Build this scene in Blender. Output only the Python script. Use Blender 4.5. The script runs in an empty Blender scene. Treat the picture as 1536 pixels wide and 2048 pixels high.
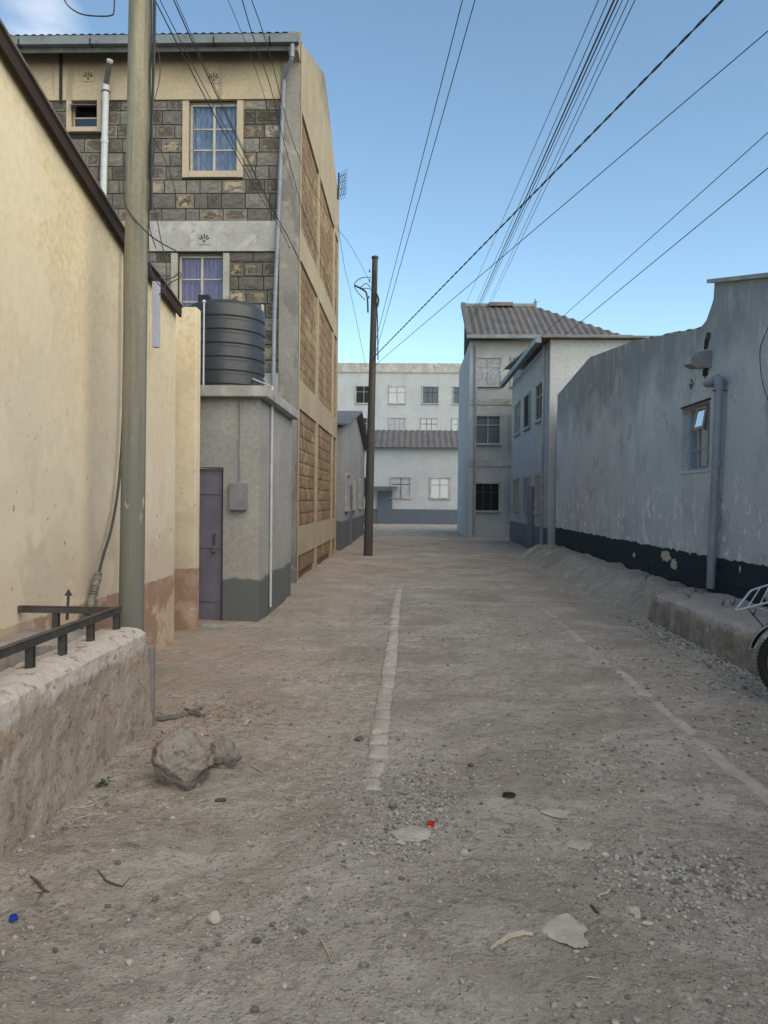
import bpy, bmesh, math, random
from mathutils import Vector, Matrix, noise
random.seed(7)
R = math.radians
S = bpy.context.scene
COL = S.collection
# ------------------------------------------------------------------ camera
FPX = 1540.0
EYE = Vector((0, 0, 1.6))
ROT = Matrix.Rotation(R(1.93), 3, 'Z') @ Matrix.Rotation(R(90 - 0.89), 3, 'X') @ Matrix.Rotation(R(0.6), 3, 'Z')
cam = bpy.data.cameras.new('camera')
cam.sensor_fit = 'HORIZONTAL'; cam.sensor_width = 36.0; cam.lens = 36.0 * FPX / 1536
cam.clip_start = 0.05; cam.clip_end = 3000
co = bpy.data.objects.new('camera', cam); COL.objects.link(co)
co.matrix_world = Matrix.Translation(EYE) @ ROT.to_4x4()
S.camera = co
# ------------------------------------------------------------------ sky, sun, exposure
SUN_EL, SUN_AZ = 38.0, 135.0        # azimuth clockwise from +Y
SKY_STR, SUN_STR, EXPO = 0.10, 1.5, 1.33
w = bpy.data.worlds.new('World'); S.world = w; w.use_nodes = True
nt = w.node_tree; nt.nodes.clear()
o_ = nt.nodes.new('ShaderNodeOutputWorld'); bg = nt.nodes.new('ShaderNodeBackground')
sky = nt.nodes.new('ShaderNodeTexSky'); sky.sky_type = 'NISHITA'; sky.sun_disc = False
sky.sun_elevation = R(SUN_EL); sky.sun_rotation = R(SUN_AZ)
sky.air_density = 1.0; sky.dust_density = 1.0; sky.ozone_density = 1.0; sky.altitude = 1600
bg.inputs['Strength'].default_value = SKY_STR
# thin clouds low in the west-facing part of the sky
tc = nt.nodes.new('ShaderNodeTexCoord')
mp = nt.nodes.new('ShaderNodeMapping'); mp.inputs['Scale'].default_value = (1, 1, 3.2)
nz = nt.nodes.new('ShaderNodeTexNoise'); nz.inputs['Scale'].default_value = 5.0; nz.inputs['Detail'].default_value = 7
cdir = (ROT @ Vector(((85 - 768) / FPX, (1024 - 66) / FPX, -1))).normalized()
dst = nt.nodes.new('ShaderNodeVectorMath'); dst.operation = 'DISTANCE'; dst.inputs[1].default_value = cdir
mr = nt.nodes.new('ShaderNodeMapRange'); mr.inputs['From Min'].default_value = 0.05; mr.inputs['From Max'].default_value = 0.0
ml = nt.nodes.new('ShaderNodeMath'); ml.operation = 'MULTIPLY'
mr2 = nt.nodes.new('ShaderNodeMapRange'); mr2.inputs['From Min'].default_value = 0.3; mr2.inputs['From Max'].default_value = 0.6
mx = nt.nodes.new('ShaderNodeMixRGB'); mx.inputs['Color2'].default_value = (5.6, 5.5, 5.6, 1)
L = nt.links.new
L(tc.outputs['Generated'], mp.inputs[0]); L(mp.outputs[0], nz.inputs['Vector']); L(tc.outputs['Generated'], dst.inputs[0])
L(dst.outputs['Value'], mr.inputs['Value']); L(nz.outputs['Fac'], mr2.inputs['Value'])
L(mr.outputs[0], ml.inputs[0]); L(mr2.outputs[0], ml.inputs[1]); L(ml.outputs[0], mx.inputs['Fac'])
tn = nt.nodes.new('ShaderNodeMixRGB'); tn.blend_type = 'MULTIPLY'; tn.inputs[0].default_value = 1; tn.inputs[2].default_value = (.95, 1.03, .93, 1)
L(sky.outputs[0], tn.inputs[1]); L(tn.outputs[0], mx.inputs['Color1']); L(mx.outputs[0], bg.inputs['Color']); L(bg.outputs[0], o_.inputs['Surface'])
sl = bpy.data.lights.new('sun', 'SUN'); sl.energy = SUN_STR; sl.angle = R(85); sl.color = (1.0, 0.82, 0.60)
so = bpy.data.objects.new('sun', sl); COL.objects.link(so)
sd = Vector((math.sin(R(SUN_AZ)) * math.cos(R(SUN_EL)), math.cos(R(SUN_AZ)) * math.cos(R(SUN_EL)), math.sin(R(SUN_EL))))
so.rotation_euler = sd.to_track_quat('Z', 'Y').to_euler()
S.view_settings.view_transform = 'Standard'; S.view_settings.look = 'None'
S.view_settings.exposure = EXPO; S.view_settings.gamma = 1.0; S.view_settings.use_curve_mapping = False
S.render.engine = 'CYCLES'

# ------------------------------------------------------------------ helpers
def ray(px, py): return ROT @ Vector(((px - 768) / FPX, (1024 - py) / FPX, -1))
def onX(px, py, X): d = ray(px, py); return EYE + d * (X / d.x)
def onY(px, py, Y): d = ray(px, py); return EYE + d * (Y / d.y)
def onZ(px, py, Z=0.0): d = ray(px, py); return EYE + d * ((Z - 1.6) / d.z)

class MB:
    def __init__(s): s.v = []; s.f = []
    def add(s, vs, fs):  # returns self
        n = len(s.v); s.v += [tuple(p) for p in vs]; s.f += [tuple(i + n for i in f) for f in fs]; return s
    def box(s, x0, x1, y0, y1, z0, z1):
        s.add([(x0,y0,z0),(x1,y0,z0),(x1,y1,z0),(x0,y1,z0),(x0,y0,z1),(x1,y0,z1),(x1,y1,z1),(x0,y1,z1)],
              [(0,3,2,1),(4,5,6,7),(0,1,5,4),(1,2,6,5),(2,3,7,6),(3,0,4,7)]); return s
    def bev(s, x0, x1, y0, y1, z0, z1, b):
        # box with chamfered long edges: built from bmesh bevel
        bm = bmesh.new(); m = MB().box(x0,x1,y0,y1,z0,z1)
        vs = [bm.verts.new(p) for p in m.v]
        for f in m.f: bm.faces.new([vs[i] for i in f])
        bmesh.ops.bevel(bm, geom=bm.edges[:], offset=b, segments=2, affect='EDGES', profile=0.6)
        bm.verts.index_update(); s.add([v.co for v in bm.verts], [[v.index for v in f.verts] for f in bm.faces]); bm.free(); return s
    def prismX(s, prof, x0, x1):     # profile [(y,z)] extruded along x
        n = len(prof)
        s.add([(x0, y, z) for y, z in prof] + [(x1, y, z) for y, z in prof],
              [tuple(range(n)), tuple(range(2*n-1, n-1, -1))] + [(i, i+n, (i+1) % n + n, (i+1) % n) for i in range(n)]); return s
    def prismY(s, prof, y0, y1):
        n = len(prof)
        s.add([(x, y0, z) for x, z in prof] + [(x, y1, z) for x, z in prof],
              [tuple(range(n)), tuple(range(2*n-1, n-1, -1))] + [(i, i+n, (i+1) % n + n, (i+1) % n) for i in range(n)]); return s
    def tube(s, pts, r, n=8, cap=True):
        pts = [Vector(p) for p in pts]; rs = r if isinstance(r, (list, tuple)) else [r]*len(pts)
        vs = []; fs = []; up = None
        for i, p in enumerate(pts):
            t = (pts[min(i+1, len(pts)-1)] - pts[max(i-1, 0)]).normalized()
            if up is None:
                up = Vector((0,0,1)) if abs(t.z) < 0.9 else Vector((1,0,0))
            a = t.cross(up)
            if a.length < 1e-4: a = t.orthogonal()
            a.normalize(); b = a.cross(t).normalized(); up = b
            for k in range(n):
                th = 2*math.pi*k/n; vs.append(p + (a*math.cos(th) + b*math.sin(th))*rs[i])
        for i in range(len(pts)-1):
            for k in range(n):
                fs.append((i*n+k, i*n+(k+1) % n, (i+1)*n+(k+1) % n, (i+1)*n+k))
        if cap: fs.append(tuple(range(n-1,-1,-1))); fs.append(tuple(range((len(pts)-1)*n, len(pts)*n)))
        s.add(vs, fs); return s
    def rect_tube(s, p, q, wx, up=(0,0,1), hy=None):  # rectangular bar from p to q
        p, q = Vector(p), Vector(q); t = (q-p).normalized(); a = t.cross(Vector(up)).normalized(); b = a.cross(t); hy = hy or wx
        vs = [c + a*i*wx/2 + b*j*hy/2 for c in (p, q) for i, j in ((-1,-1),(1,-1),(1,1),(-1,1))]
        s.add(vs, [(0,1,2,3),(7,6,5,4),(0,4,5,1),(1,5,6,2),(2,6,7,3),(3,7,4,0)]); return s
    def lathe(s, prof, c, n=24):
        c = Vector(c); vs = [(c.x+r*math.cos(2*math.pi*k/n), c.y+r*math.sin(2*math.pi*k/n), c.z+z) for r, z in prof for k in range(n)]
        fs = [(i*n+k, i*n+(k+1) % n, (i+1)*n+(k+1) % n, (i+1)*n+k) for i in range(len(prof)-1) for k in range(n)]
        fs += [tuple(range(n-1,-1,-1)), tuple(range((len(prof)-1)*n, len(prof)*n))]
        s.add(vs, fs); return s
    def grid(s, fn, nu, nv):
        s.add([fn(i/nu, j/nv) for i in range(nu+1) for j in range(nv+1)],
              [(i*(nv+1)+j, (i+1)*(nv+1)+j, (i+1)*(nv+1)+j+1, i*(nv+1)+j+1) for i in range(nu) for j in range(nv)]); return s
    def xform(s, M): s.v = [tuple(M @ Vector(p)) for p in s.v]; return s

def build(name, mb, mat, parent=None, smooth=False, tagd=None):
    me = bpy.data.meshes.new(name)
    off = worldloc(parent) if parent else Vector((0,0,0))
    me.from_pydata([(x-off.x, y-off.y, z-off.z) for x, y, z in mb.v], [], mb.f)
    bm = bmesh.new(); bm.from_mesh(me); bmesh.ops.recalc_face_normals(bm, faces=bm.faces); bm.to_mesh(me); bm.free()
    if smooth:
        me.polygons.foreach_set('use_smooth', [True]*len(me.polygons))
        me.set_sharp_from_angle(angle=R(38))
    me.materials.append(mat)
    o = bpy.data.objects.new(name, me); COL.objects.link(o)
    if parent: o.parent = parent
    if tagd: tag(o, **tagd)
    return o
def worldloc(o):
    v = Vector((0,0,0))
    while o: v += o.location; o = o.parent
    return v
def tag(o, label=None, cat=None, group=None, kind=None):
    if label: o['label'] = label
    if cat: o['category'] = cat
    if group: o['group'] = group
    if kind: o['kind'] = kind
    return o
def empty(name, loc, label, cat, group=None):
    o = bpy.data.objects.new(name, None); COL.objects.link(o); o.location = loc; o.empty_display_size = .1
    return tag(o, label, cat, group)

# ------------------------------------------------------------------ materials
def surf(name, c1, c2=None, scale=3.0, rough=0.9, bump=0.3, bscale=40.0, bdist=0.01, layers=(), metal=0.0,
         stretch=(1,1,1), coords='Object', rand=0.0, island=False, spec=0.3, pits=0.0):
    m = bpy.data.materials.new(name); m.use_nodes = True; n = m.node_tree; n.nodes.clear(); lk = n.links.new
    out = n.nodes.new('ShaderNodeOutputMaterial'); b = n.nodes.new('ShaderNodeBsdfPrincipled'); lk(b.outputs[0], out.inputs[0])
    b.inputs['Roughness'].default_value = rough; b.inputs['Metallic'].default_value = metal
    b.inputs['Specular IOR Level'].default_value = spec
    t = n.nodes.new('ShaderNodeTexCoord'); src = t.outputs[coords]
    if rand or coords == 'Generated':
        oi = n.nodes.new('ShaderNodeObjectInfo'); cx = n.nodes.new('ShaderNodeVectorMath'); cx.operation = 'ADD'
        sc = n.nodes.new('ShaderNodeVectorMath'); sc.operation = 'SCALE'; sc.inputs['Scale'].default_value = 40
        cb = n.nodes.new('ShaderNodeCombineXYZ'); lk(oi.outputs['Random'], cb.inputs[0]); lk(oi.outputs['Random'], cb.inputs[1])
        lk(cb.outputs[0], sc.inputs[0]); lk(src, cx.inputs[0]); lk(sc.outputs[0], cx.inputs[1]); src2 = cx.outputs[0]
    else: src2 = src
    def nz(scale, detail=6, st=(1,1,1), off=0.0, rg=0.6):
        mp = n.nodes.new('ShaderNodeMapping'); mp.inputs['Scale'].default_value = st; mp.inputs['Location'].default_value = (off, off*.7, off*1.3)
        x = n.nodes.new('ShaderNodeTexNoise'); x.inputs['Scale'].default_value = scale; x.inputs['Detail'].default_value = detail
        x.inputs['Roughness'].default_value = rg
        lk(src2, mp.inputs[0]); lk(mp.outputs[0], x.inputs['Vector']); return x.outputs['Fac']
    def rng(v, a, bb, c=0.0, d=1.0):
        r = n.nodes.new('ShaderNodeMapRange'); r.inputs['From Min'].default_value = a; r.inputs['From Max'].default_value = bb
        r.inputs['To Min'].default_value = c; r.inputs['To Max'].default_value = d; lk(v, r.inputs['Value']); return r.outputs[0]
    def mixc(f, a, bcol, mode='MIX'):
        x = n.nodes.new('ShaderNodeMixRGB'); x.blend_type = mode
        for i, v in (('Fac', f), ('Color1', a), ('Color2', bcol)):
            if isinstance(v, (tuple, list)): x.inputs[i].default_value = (*v, 1)
            elif isinstance(v, float): x.inputs[i].default_value = v
            else: lk(v, x.inputs[i])
        return x.outputs[0]
    def math_(op, a, bb):
        x = n.nodes.new('ShaderNodeMath'); x.operation = op
        for i, v in ((0, a), (1, bb)):
            if isinstance(v, (int, float)): x.inputs[i].default_value = v
            else: lk(v, x.inputs[i])
        return x.outputs[0]
    c2 = c2 or tuple(x*0.8 for x in c1)
    col = mixc(rng(nz(scale, 8, stretch), .35, .65), c1, c2)
    fine = rng(nz(scale*14, 4, (1,1,1), 3.3), .3, .7, .86, 1.12)
    vv = n.nodes.new('ShaderNodeCombineXYZ')
    for i in range(3): lk(fine, vv.inputs[i])
    col = mixc(1.0, col, vv.outputs[0], 'MULTIPLY')
    hs = []
    sep = None
    for i, ly in enumerate(layers):
        k = ly['k']
        f = nz(ly.get('s', 3), ly.get('d', 7), ly.get('st', (1,1,1)), 11.0 + i*7.3 + ly.get('o', 0))
        if k == 'patch': f = rng(f, ly['t'], ly['t'] + ly.get('w', .02))
        if k in ('below', 'above', 'boxmask'):
            if sep is None:
                sep = n.nodes.new('ShaderNodeSeparateXYZ'); lk(src, sep.inputs[0])
            hz = math_('ADD', sep.outputs[ly.get('ax', 'Z')], rng(f, .3, .7, -ly.get('n', .1), ly.get('n', .1)))
            wd = ly.get('w', .01)
            f = rng(hz, ly['h']+wd, ly['h']-wd) if k == 'below' else rng(hz, ly['h']-wd, ly['h']+wd)
        if 'zlim' in ly:     # restrict to a soft region along an axis: (axis, full, none)
            if sep is None:
                sep = n.nodes.new('ShaderNodeSeparateXYZ'); lk(src, sep.inputs[0])
            for a_, fu, no in ly['zlim']: f = math_('MULTIPLY', f, rng(sep.outputs[a_], no, fu))
        if 'center' in ly:   # fade toward block borders (Generated coords)
            g = n.nodes.new('ShaderNodeTexCoord'); sp = n.nodes.new('ShaderNodeSeparateXYZ'); lk(g.outputs['Generated'], sp.inputs[0])
            for a_ in ('X', 'Z'):
                q = math_('ABSOLUTE', math_('SUBTRACT', sp.outputs[a_], .5), 0)
                f = math_('MULTIPLY', f, rng(q, .46, .30))
        if 'gate' in ly:
            gt = math_('FRACT', math_('MULTIPLY', oi.outputs['Random'], 17.3 + i*7.7), 0)
            f = math_('MULTIPLY', f, rng(gt, ly['gate']-.03, ly['gate']+.03))
        f = math_('MULTIPLY', f, ly.get('a', 1.0))
        col = mixc(f, col, ly['c'])
        if ly.get('relief'): hs.append((f, ly['relief']))
    if rand:
        rr = rng(oi.outputs['Random'], 0, 1, 1-rand, 1+rand); v3 = n.nodes.new('ShaderNodeCombineXYZ')
        for i in range(3): lk(rr, v3.inputs[i])
        col = mixc(1.0, col, v3.outputs[0], 'MULTIPLY')
    if island:
        gi = n.nodes.new('ShaderNodeNewGeometry'); cr = n.nodes.new('ShaderNodeValToRGB')
        els = island; cr.color_ramp.interpolation = 'CONSTANT'
        cr.color_ramp.elements[0].color = (*els[0], 1); cr.color_ramp.elements[1].color = (*els[1], 1); cr.color_ramp.elements[1].position = 1/len(els)
        for i, e in enumerate(els[2:]):
            el = cr.color_ramp.elements.new((i+2)/len(els)); el.color = (*e, 1)
        lk(gi.outputs['Random Per Island'], cr.inputs[0]); col = mixc(0.75, col, cr.outputs[0])
    lk(col, b.inputs['Base Color'])
    if bump:
        h = math_('ADD', math_('MULTIPLY', nz(bscale, 8, (1,1,1), 1.7, .65), 1.0), math_('MULTIPLY', nz(bscale*.15, 4, stretch, 5.0), 1.2))
        if pits:
            vo = n.nodes.new('ShaderNodeTexVoronoi'); vo.inputs['Scale'].default_value = bscale*.6; lk(src2, vo.inputs['Vector'])
            pt = math_('MULTIPLY', rng(vo.outputs['Distance'], .05, .3), rng(nz(bscale*.12, 3, (1,1,1), 9.), .42, .6))
            h = math_('ADD', h, math_('MULTIPLY', pt, pits))
        for f, a_ in hs: h = math_('ADD', h, math_('MULTIPLY', f, a_))
        bp = n.nodes.new('ShaderNodeBump'); bp.inputs['Strength'].default_value = bump; bp.inputs['Distance'].default_value = bdist
        lk(h, bp.inputs['Height']); lk(bp.outputs[0], b.inputs['Normal'])
    return m

def glassmat(name, tint=(.8,.85,.9), refl=.35):
    m = bpy.data.materials.new(name); m.use_nodes = True; n = m.node_tree; n.nodes.clear(); lk = n.links.new
    out = n.nodes.new('ShaderNodeOutputMaterial'); g = n.nodes.new('ShaderNodeBsdfGlossy'); t = n.nodes.new('ShaderNodeBsdfTransparent')
    g.inputs['Roughness'].default_value = .05; t.inputs[0].default_value = (*tint, 1); g.inputs[0].default_value = (.9,.92,.95,1)
    mx = n.nodes.new('ShaderNodeMixShader'); lw = n.nodes.new('ShaderNodeLayerWeight'); lw.inputs[0].default_value = .3
    a = n.nodes.new('ShaderNodeMath'); a.operation = 'MULTIPLY_ADD'; a.inputs[1].default_value = .4; a.inputs[2].default_value = refl
    lk(lw.outputs['Fresnel'], a.inputs[0]); lk(a.outputs[0], mx.inputs[0]); lk(t.outputs[0], mx.inputs[1]); lk(g.outputs[0], mx.inputs[2])
    lk(mx.outputs[0], out.inputs[0])
    nz = n.nodes.new('ShaderNodeTexNoise'); nz.inputs['Scale'].default_value = 3; bp = n.nodes.new('ShaderNodeBump'); bp.inputs['Strength'].default_value = .04
    lk(nz.outputs[0], bp.inputs['Height']); lk(bp.outputs[0], g.inputs['Normal'])
    return m

M = {}
M['ground'] = surf('dusty_earth', (.41,.375,.322), (.32,.288,.245), 0.9, .97, 1.0, 70, .02, pits=.8, layers=[
    dict(k='patch', s=28, t=.54, w=.08, c=(.22,.20,.17), a=.65, d=8, o=13),
    dict(k='patch', s=9, t=.52, w=.1, c=(.48,.455,.41), a=.5, d=8, o=17),
    dict(k='patch', s=2.2, t=.50, w=.16, c=(.455,.425,.375), a=.8),
    dict(k='patch', s=1.1, t=.50, w=.12, c=(.265,.235,.195), a=.75, o=4),
    dict(k='patch', s=90, t=.63, w=.05, c=(.10,.095,.09), a=.85, d=3),
    dict(k='patch', s=.55, t=.52, w=.1, c=(.27,.25,.215), a=.6, o=21),
    dict(k='patch', s=14, t=.60, w=.05, c=(.15,.14,.125), a=.6, d=8, o=23, zlim=[('Y', 3.0, 2.2)]),
    dict(k='patch', s=60, t=.66, w=.04, c=(.56,.54,.50), a=.8, d=3, o=9),
    dict(k='patch', s=2.0, t=.38, w=.2, c=(.37,.29,.225), a=.8, zlim=[('X', -2.0, -0.5), ('Y', 5.0, 3.6)]),
])
M['gravel'] = surf('gravel_mix', (.26,.25,.235), (.2,.19,.18), 25, .9, .4, 120, .003, island=[(.32,.30,.27),(.19,.185,.175),(.40,.38,.34),(.08,.08,.085),(.33,.29,.25),(.29,.285,.28),(.43,.41,.375),(.12,.115,.105),(.33,.32,.29),(.28,.295,.28)])
M['litter'] = surf('dry_litter', (.33,.26,.19), (.24,.19,.14), 25, .9, .3, 90, .003, island=[(.36,.29,.21),(.24,.18,.12),(.45,.38,.28),(.14,.11,.09),(.30,.22,.15)])
M['rock'] = surf('lava_rock', (.27,.25,.225), (.19,.175,.16), 6, .95, .9, 30, .02, pits=.8, layers=[
    dict(k='patch', s=7, t=.55, w=.08, c=(.30,.27,.235), a=.7), dict(k='patch', s=12, t=.62, w=.04, c=(.085,.075,.07), a=.7, o=3)])
M['palestone'] = surf('pale_stone', (.42,.40,.36), (.33,.315,.285), 14, .92, .5, 60, .006)
M['darkstone'] = surf('dark_stone', (.11,.11,.115), (.08,.08,.085), 14, .9, .5, 60, .006)
M['kerb'] = surf('kerb_concrete', (.40,.375,.34), (.30,.28,.25), 6, .95, .6, 70, .008, pits=.5, rand=.08,
    layers=[dict(k='patch', s=5, t=.56, w=.08, c=(.38,.345,.31), a=.8)])
M['yellow'] = surf('yellow_plaster', (.72,.58,.36), (.64,.52,.33), 1.1, .9, .35, 30, .006, layers=[
    dict(k='patch', s=1.3, t=.50, w=.25, c=(.76,.64,.44), a=.7),
    dict(k='patch', s=1.6, t=.55, w=.15, c=(.60,.43,.29), a=.7, st=(1,1,.5), o=3),
    dict(k='below', h=2.6, n=.5, w=.8, s=1.0, c=(.63,.57,.455), a=.75),
    dict(k='patch', s=1.0, t=.54, w=.12, c=(.52,.45,.34), a=.55, st=(1,1.6,.12), o=6),
    dict(k='below', h=1.15, n=.3, w=.3, s=2.0, c=(.45,.36,.27), a=.45),
    dict(k='below', h=.745, n=.012, w=.004, s=9.0, c=(.33,.22,.155), relief=.4),
    dict(k='patch', s=4, t=.54, w=.08, c=(.42,.33,.25), a=.6, o=33, zlim=[('Z', .70, .78)]),
    dict(k='patch', s=10, t=.655, w=.01, c=(.33,.22,.16), relief=-1.5, zlim=[('Z', 1.3, 2.6)]),
    dict(k='patch', s=7, t=.60, w=.01, c=(.52,.46,.36), relief=-1.2, o=5, zlim=[('Z', .75, 1.0), ('Y', 6.2, 5.7)]),
    dict(k='patch', s=22, t=.70, w=.01, c=(.22,.15,.10), relief=-1.5, o=8),
    dict(k='patch', s=2.2, t=.55, w=.06, c=(.50,.40,.30), a=.5, o=41, zlim=[('Z', 1.2, 2.2)]),
    dict(k='patch', s=.9, t=.53, w=.015, c=(.78,.66,.47), a=.35, o=43)])
M['verge'] = surf('brown_bargeboard', (.045,.026,.019), (.028,.018,.015), 5, .8, .4, 40, .006, stretch=(1,.2,1))
M['vergetop'] = surf('weathered_sheet_edge', (.20,.16,.13), (.12,.09,.075), 5, .7, .4, 40, .004)
M['lowwall'] = surf('rough_lowwall', (.38,.33,.27), (.31,.268,.222), 3.5, .96, .42, 45, .012, pits=1.4, layers=[
    dict(k='patch', s=5, t=.52, w=.1, c=(.42,.365,.295), a=.8),
    dict(k='patch', s=4.2, t=.57, w=.03, c=(.36,.27,.19), a=.75, o=5, zlim=[('Z', .45, .2)]),
    dict(k='above', h=.60, n=.085, w=.02, s=3.2, c=(.45,.41,.365), a=.9, relief=.8),
    dict(k='patch', s=3.0, t=.36, w=.03, c=(.15,.14,.12), a=.85, o=2, zlim=[('Z', .12, .36), ('Y', 3.9, 3.3)]),
    dict(k='patch', s=15, t=.60, w=.03, c=(.22,.18,.15), a=.8, d=4, relief=-1.3)])
M['slab'] = surf('pit_slab', (.27,.255,.24), (.2,.19,.18), 5, .9, .5, 50, .008)
M['iron'] = surf('rusty_angle_iron', (.085,.085,.085), (.06,.055,.05), 9, .6, .35, 60, .002, metal=.3, layers=[
    dict(k='patch', s=18, t=.6, w=.05, c=(.17,.085,.045), a=.7)])
M['pole'] = surf('pole_wood', (.27,.25,.175), (.16,.152,.115), 2.2, .85, .55, 50, .006, stretch=(9,9,.35), layers=[
    dict(k='patch', s=1.8, t=.52, w=.12, c=(.33,.30,.21), a=.7, st=(5,5,.3)),
    dict(k='patch', s=6, t=.64, w=.03, c=(.09,.08,.06), a=.7, st=(6,6,.35), o=4),
    dict(k='below', h=2.9, n=.6, w=1.1, s=1.0, c=(.15,.155,.14), a=.85),
    dict(k='patch', s=8, t=.60, w=.02, c=(.42,.43,.42), a=.75, st=(1,1,.5), o=8, zlim=[('Z', 1.9, 2.1), ('Z', 1.6, 1.3)])])
M['farpole'] = surf('dark_pole_wood', (.075,.072,.07), (.05,.048,.046), 2.5, .85, .4, 40, .006, stretch=(6,6,.3))
M['cable'] = surf('cable_rubber', (.035,.035,.038), (.05,.05,.055), 20, .6, 0)
M['cablegrey'] = surf('cable_grey', (.12,.13,.15), (.09,.1,.11), 20, .6, 0)
M['wrap'] = surf('grey_cloth_wrap', (.27,.25,.22), (.14,.13,.115), 22, .95, .8, 60, .008)
M['stonegrey'] = surf('painted_block', (.205,.192,.168), (.14,.132,.118), 4, .93, .9, 22, .03, coords='Object', rand=.34, layers=[
    dict(k='patch', s=3.5, t=.5, w=.06, c=(.23,.215,.185), a=.75),
    dict(k='patch', s=2.6, t=.45, w=.04, c=(.115,.085,.062), a=.9, center=1, relief=-1.0, o=3, gate=.52),
    dict(k='patch', s=2.4, t=.46, w=.02, c=(.40,.32,.23), a=.9, center=1, relief=-1.0, o=6, gate=.80)])
M['stonewarm'] = surf('warm_stone', (.27,.185,.11), (.20,.135,.085), 2.2, .93, .9, 16, .04, layers=[
    dict(k='patch', s=1.3, t=.56, w=.04, c=(.36,.27,.17), a=.7), dict(k='patch', s=3, t=.58, w=.03, c=(.13,.09,.06), a=.7, o=3)])
M['mortar'] = surf('dark_mortar', (.04,.036,.031), (.028,.026,.023), 6, .95, .5, 40, .01)
M['mortarwarm'] = surf('brown_mortar', (.17,.12,.08), (.13,.09,.06), 6, .95, .5, 40, .01)
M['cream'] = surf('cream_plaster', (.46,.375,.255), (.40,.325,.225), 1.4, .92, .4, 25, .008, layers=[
    dict(k='patch', s=1.5, t=.5, w=.12, c=(.38,.33,.255), a=.6, st=(1,1,.3)),
    dict(k='above', h=9.72, n=.16, w=.28, s=.8, c=(.12,.10,.08), a=.8),  # eave shadow painted into the plaster colour, darker towards the top
    dict(k='patch', s=1.6, t=.57, w=.05, c=(.2,.175,.14), a=.5, st=(3,3,.18), o=5)])
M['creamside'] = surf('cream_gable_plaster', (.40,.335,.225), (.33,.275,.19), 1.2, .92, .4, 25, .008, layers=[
    dict(k='patch', s=1.2, t=.5, w=.12, c=(.29,.25,.19), a=.6, st=(1,2.5,.25)),
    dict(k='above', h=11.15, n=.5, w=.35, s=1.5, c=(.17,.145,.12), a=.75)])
M['greyband'] = surf('grey_band_plaster', (.37,.365,.34), (.29,.285,.265), 1.8, .93, .5, 25, .01, layers=[
    dict(k='patch', s=2.2, t=.52, w=.08, c=(.44,.43,.40), a=.8), dict(k='patch', s=3, t=.62, w=.03, c=(.2,.195,.185), a=.8, o=4)])
M['pilaster'] = surf('grey_pilaster', (.265,.25,.22), (.21,.2,.18), 1.5, .93, .4, 25, .01, layers=[
    dict(k='patch', s=1.8, t=.55, w=.04, c=(.15,.145,.135), a=.7, st=(2,2,.6)),
    dict(k='patch', s=2.4, t=.60, w=.04, c=(.36,.31,.24), a=.6, o=6)])
M['surround'] = surf('window_surround', (.36,.345,.30), (.30,.285,.25), 3, .92, .4, 30, .006, layers=[
    dict(k='patch', s=5, t=.62, w=.03, c=(.2,.18,.15), a=.7)])
M['surroundc'] = surf('cream_surround', (.45,.37,.27), (.38,.32,.24), 3, .92, .3, 30, .006)
M['frame'] = surf('cream_steel_frame', (.46,.44,.38), (.34,.31,.26), 8, .6, .3, 40, .003)
M['frameblue'] = surf('blue_grey_steel_frame', (.33,.36,.40), (.24,.27,.31), 8, .6, .3, 40, .003)
M['curtblue'] = surf('blue_lace_curtain', (.44,.46,.49), (.22,.245,.285), 16, .95, .6, 60, .01, stretch=(1,1,.4))
M['curtpurple'] = surf('purple_curtain', (.46,.24,.34), (.30,.15,.23), 10, .95, .5, 50, .01, stretch=(1,1,.3))
M['curtred'] = surf('maroon_cloth', (.16,.04,.045), (.1,.03,.03), 8, .95, .4, 40, .01)
M['curtwhite'] = surf('white_net_curtain', (.6,.62,.64), (.48,.5,.52), 14, .95, .5, 50, .01)
M['dark'] = surf('dark_interior', (.02,.02,.022), None, 4, .9, 0)
M['glass'] = glassmat('window_glass', (.85,.88,.93), .05)
M['glassr'] = glassmat('window_glass_reflecting', (.8,.85,.9), .42)
M['pvc'] = surf('grey_white_pvc', (.50,.52,.53), (.42,.44,.45), 6, .45, .1, 30, .002, layers=[
    dict(k='patch', s=6, t=.62, w=.08, c=(.3,.29,.27), a=.5, st=(1,1,.3))])
M['pvcgrey'] = surf('grey_downpipe', (.24,.26,.30), (.19,.205,.24), 5, .5, .15, 30, .003, layers=[
    dict(k='patch', s=5, t=.55, w=.08, c=(.32,.31,.32), a=.6, st=(1,1,.3))])
M['zinc'] = surf('weathered_zinc', (.20,.225,.235), (.14,.16,.17), 3, .55, .25, 30, .004, metal=.25, layers=[
    dict(k='patch', s=4, t=.6, w=.05, c=(.12,.10,.085), a=.6)])
M['fascia'] = surf('grey_fascia', (.13,.135,.135), (.09,.095,.095), 4, .8, .3, 30, .004)
M['mabati'] = surf('corrugated_iron', (.16,.15,.14), (.11,.105,.10), 1.5, .55, .2, 20, .004, metal=.3, layers=[
    dict(k='patch', s=1.5, t=.55, w=.06, c=(.2,.13,.09), a=.6)])
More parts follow.
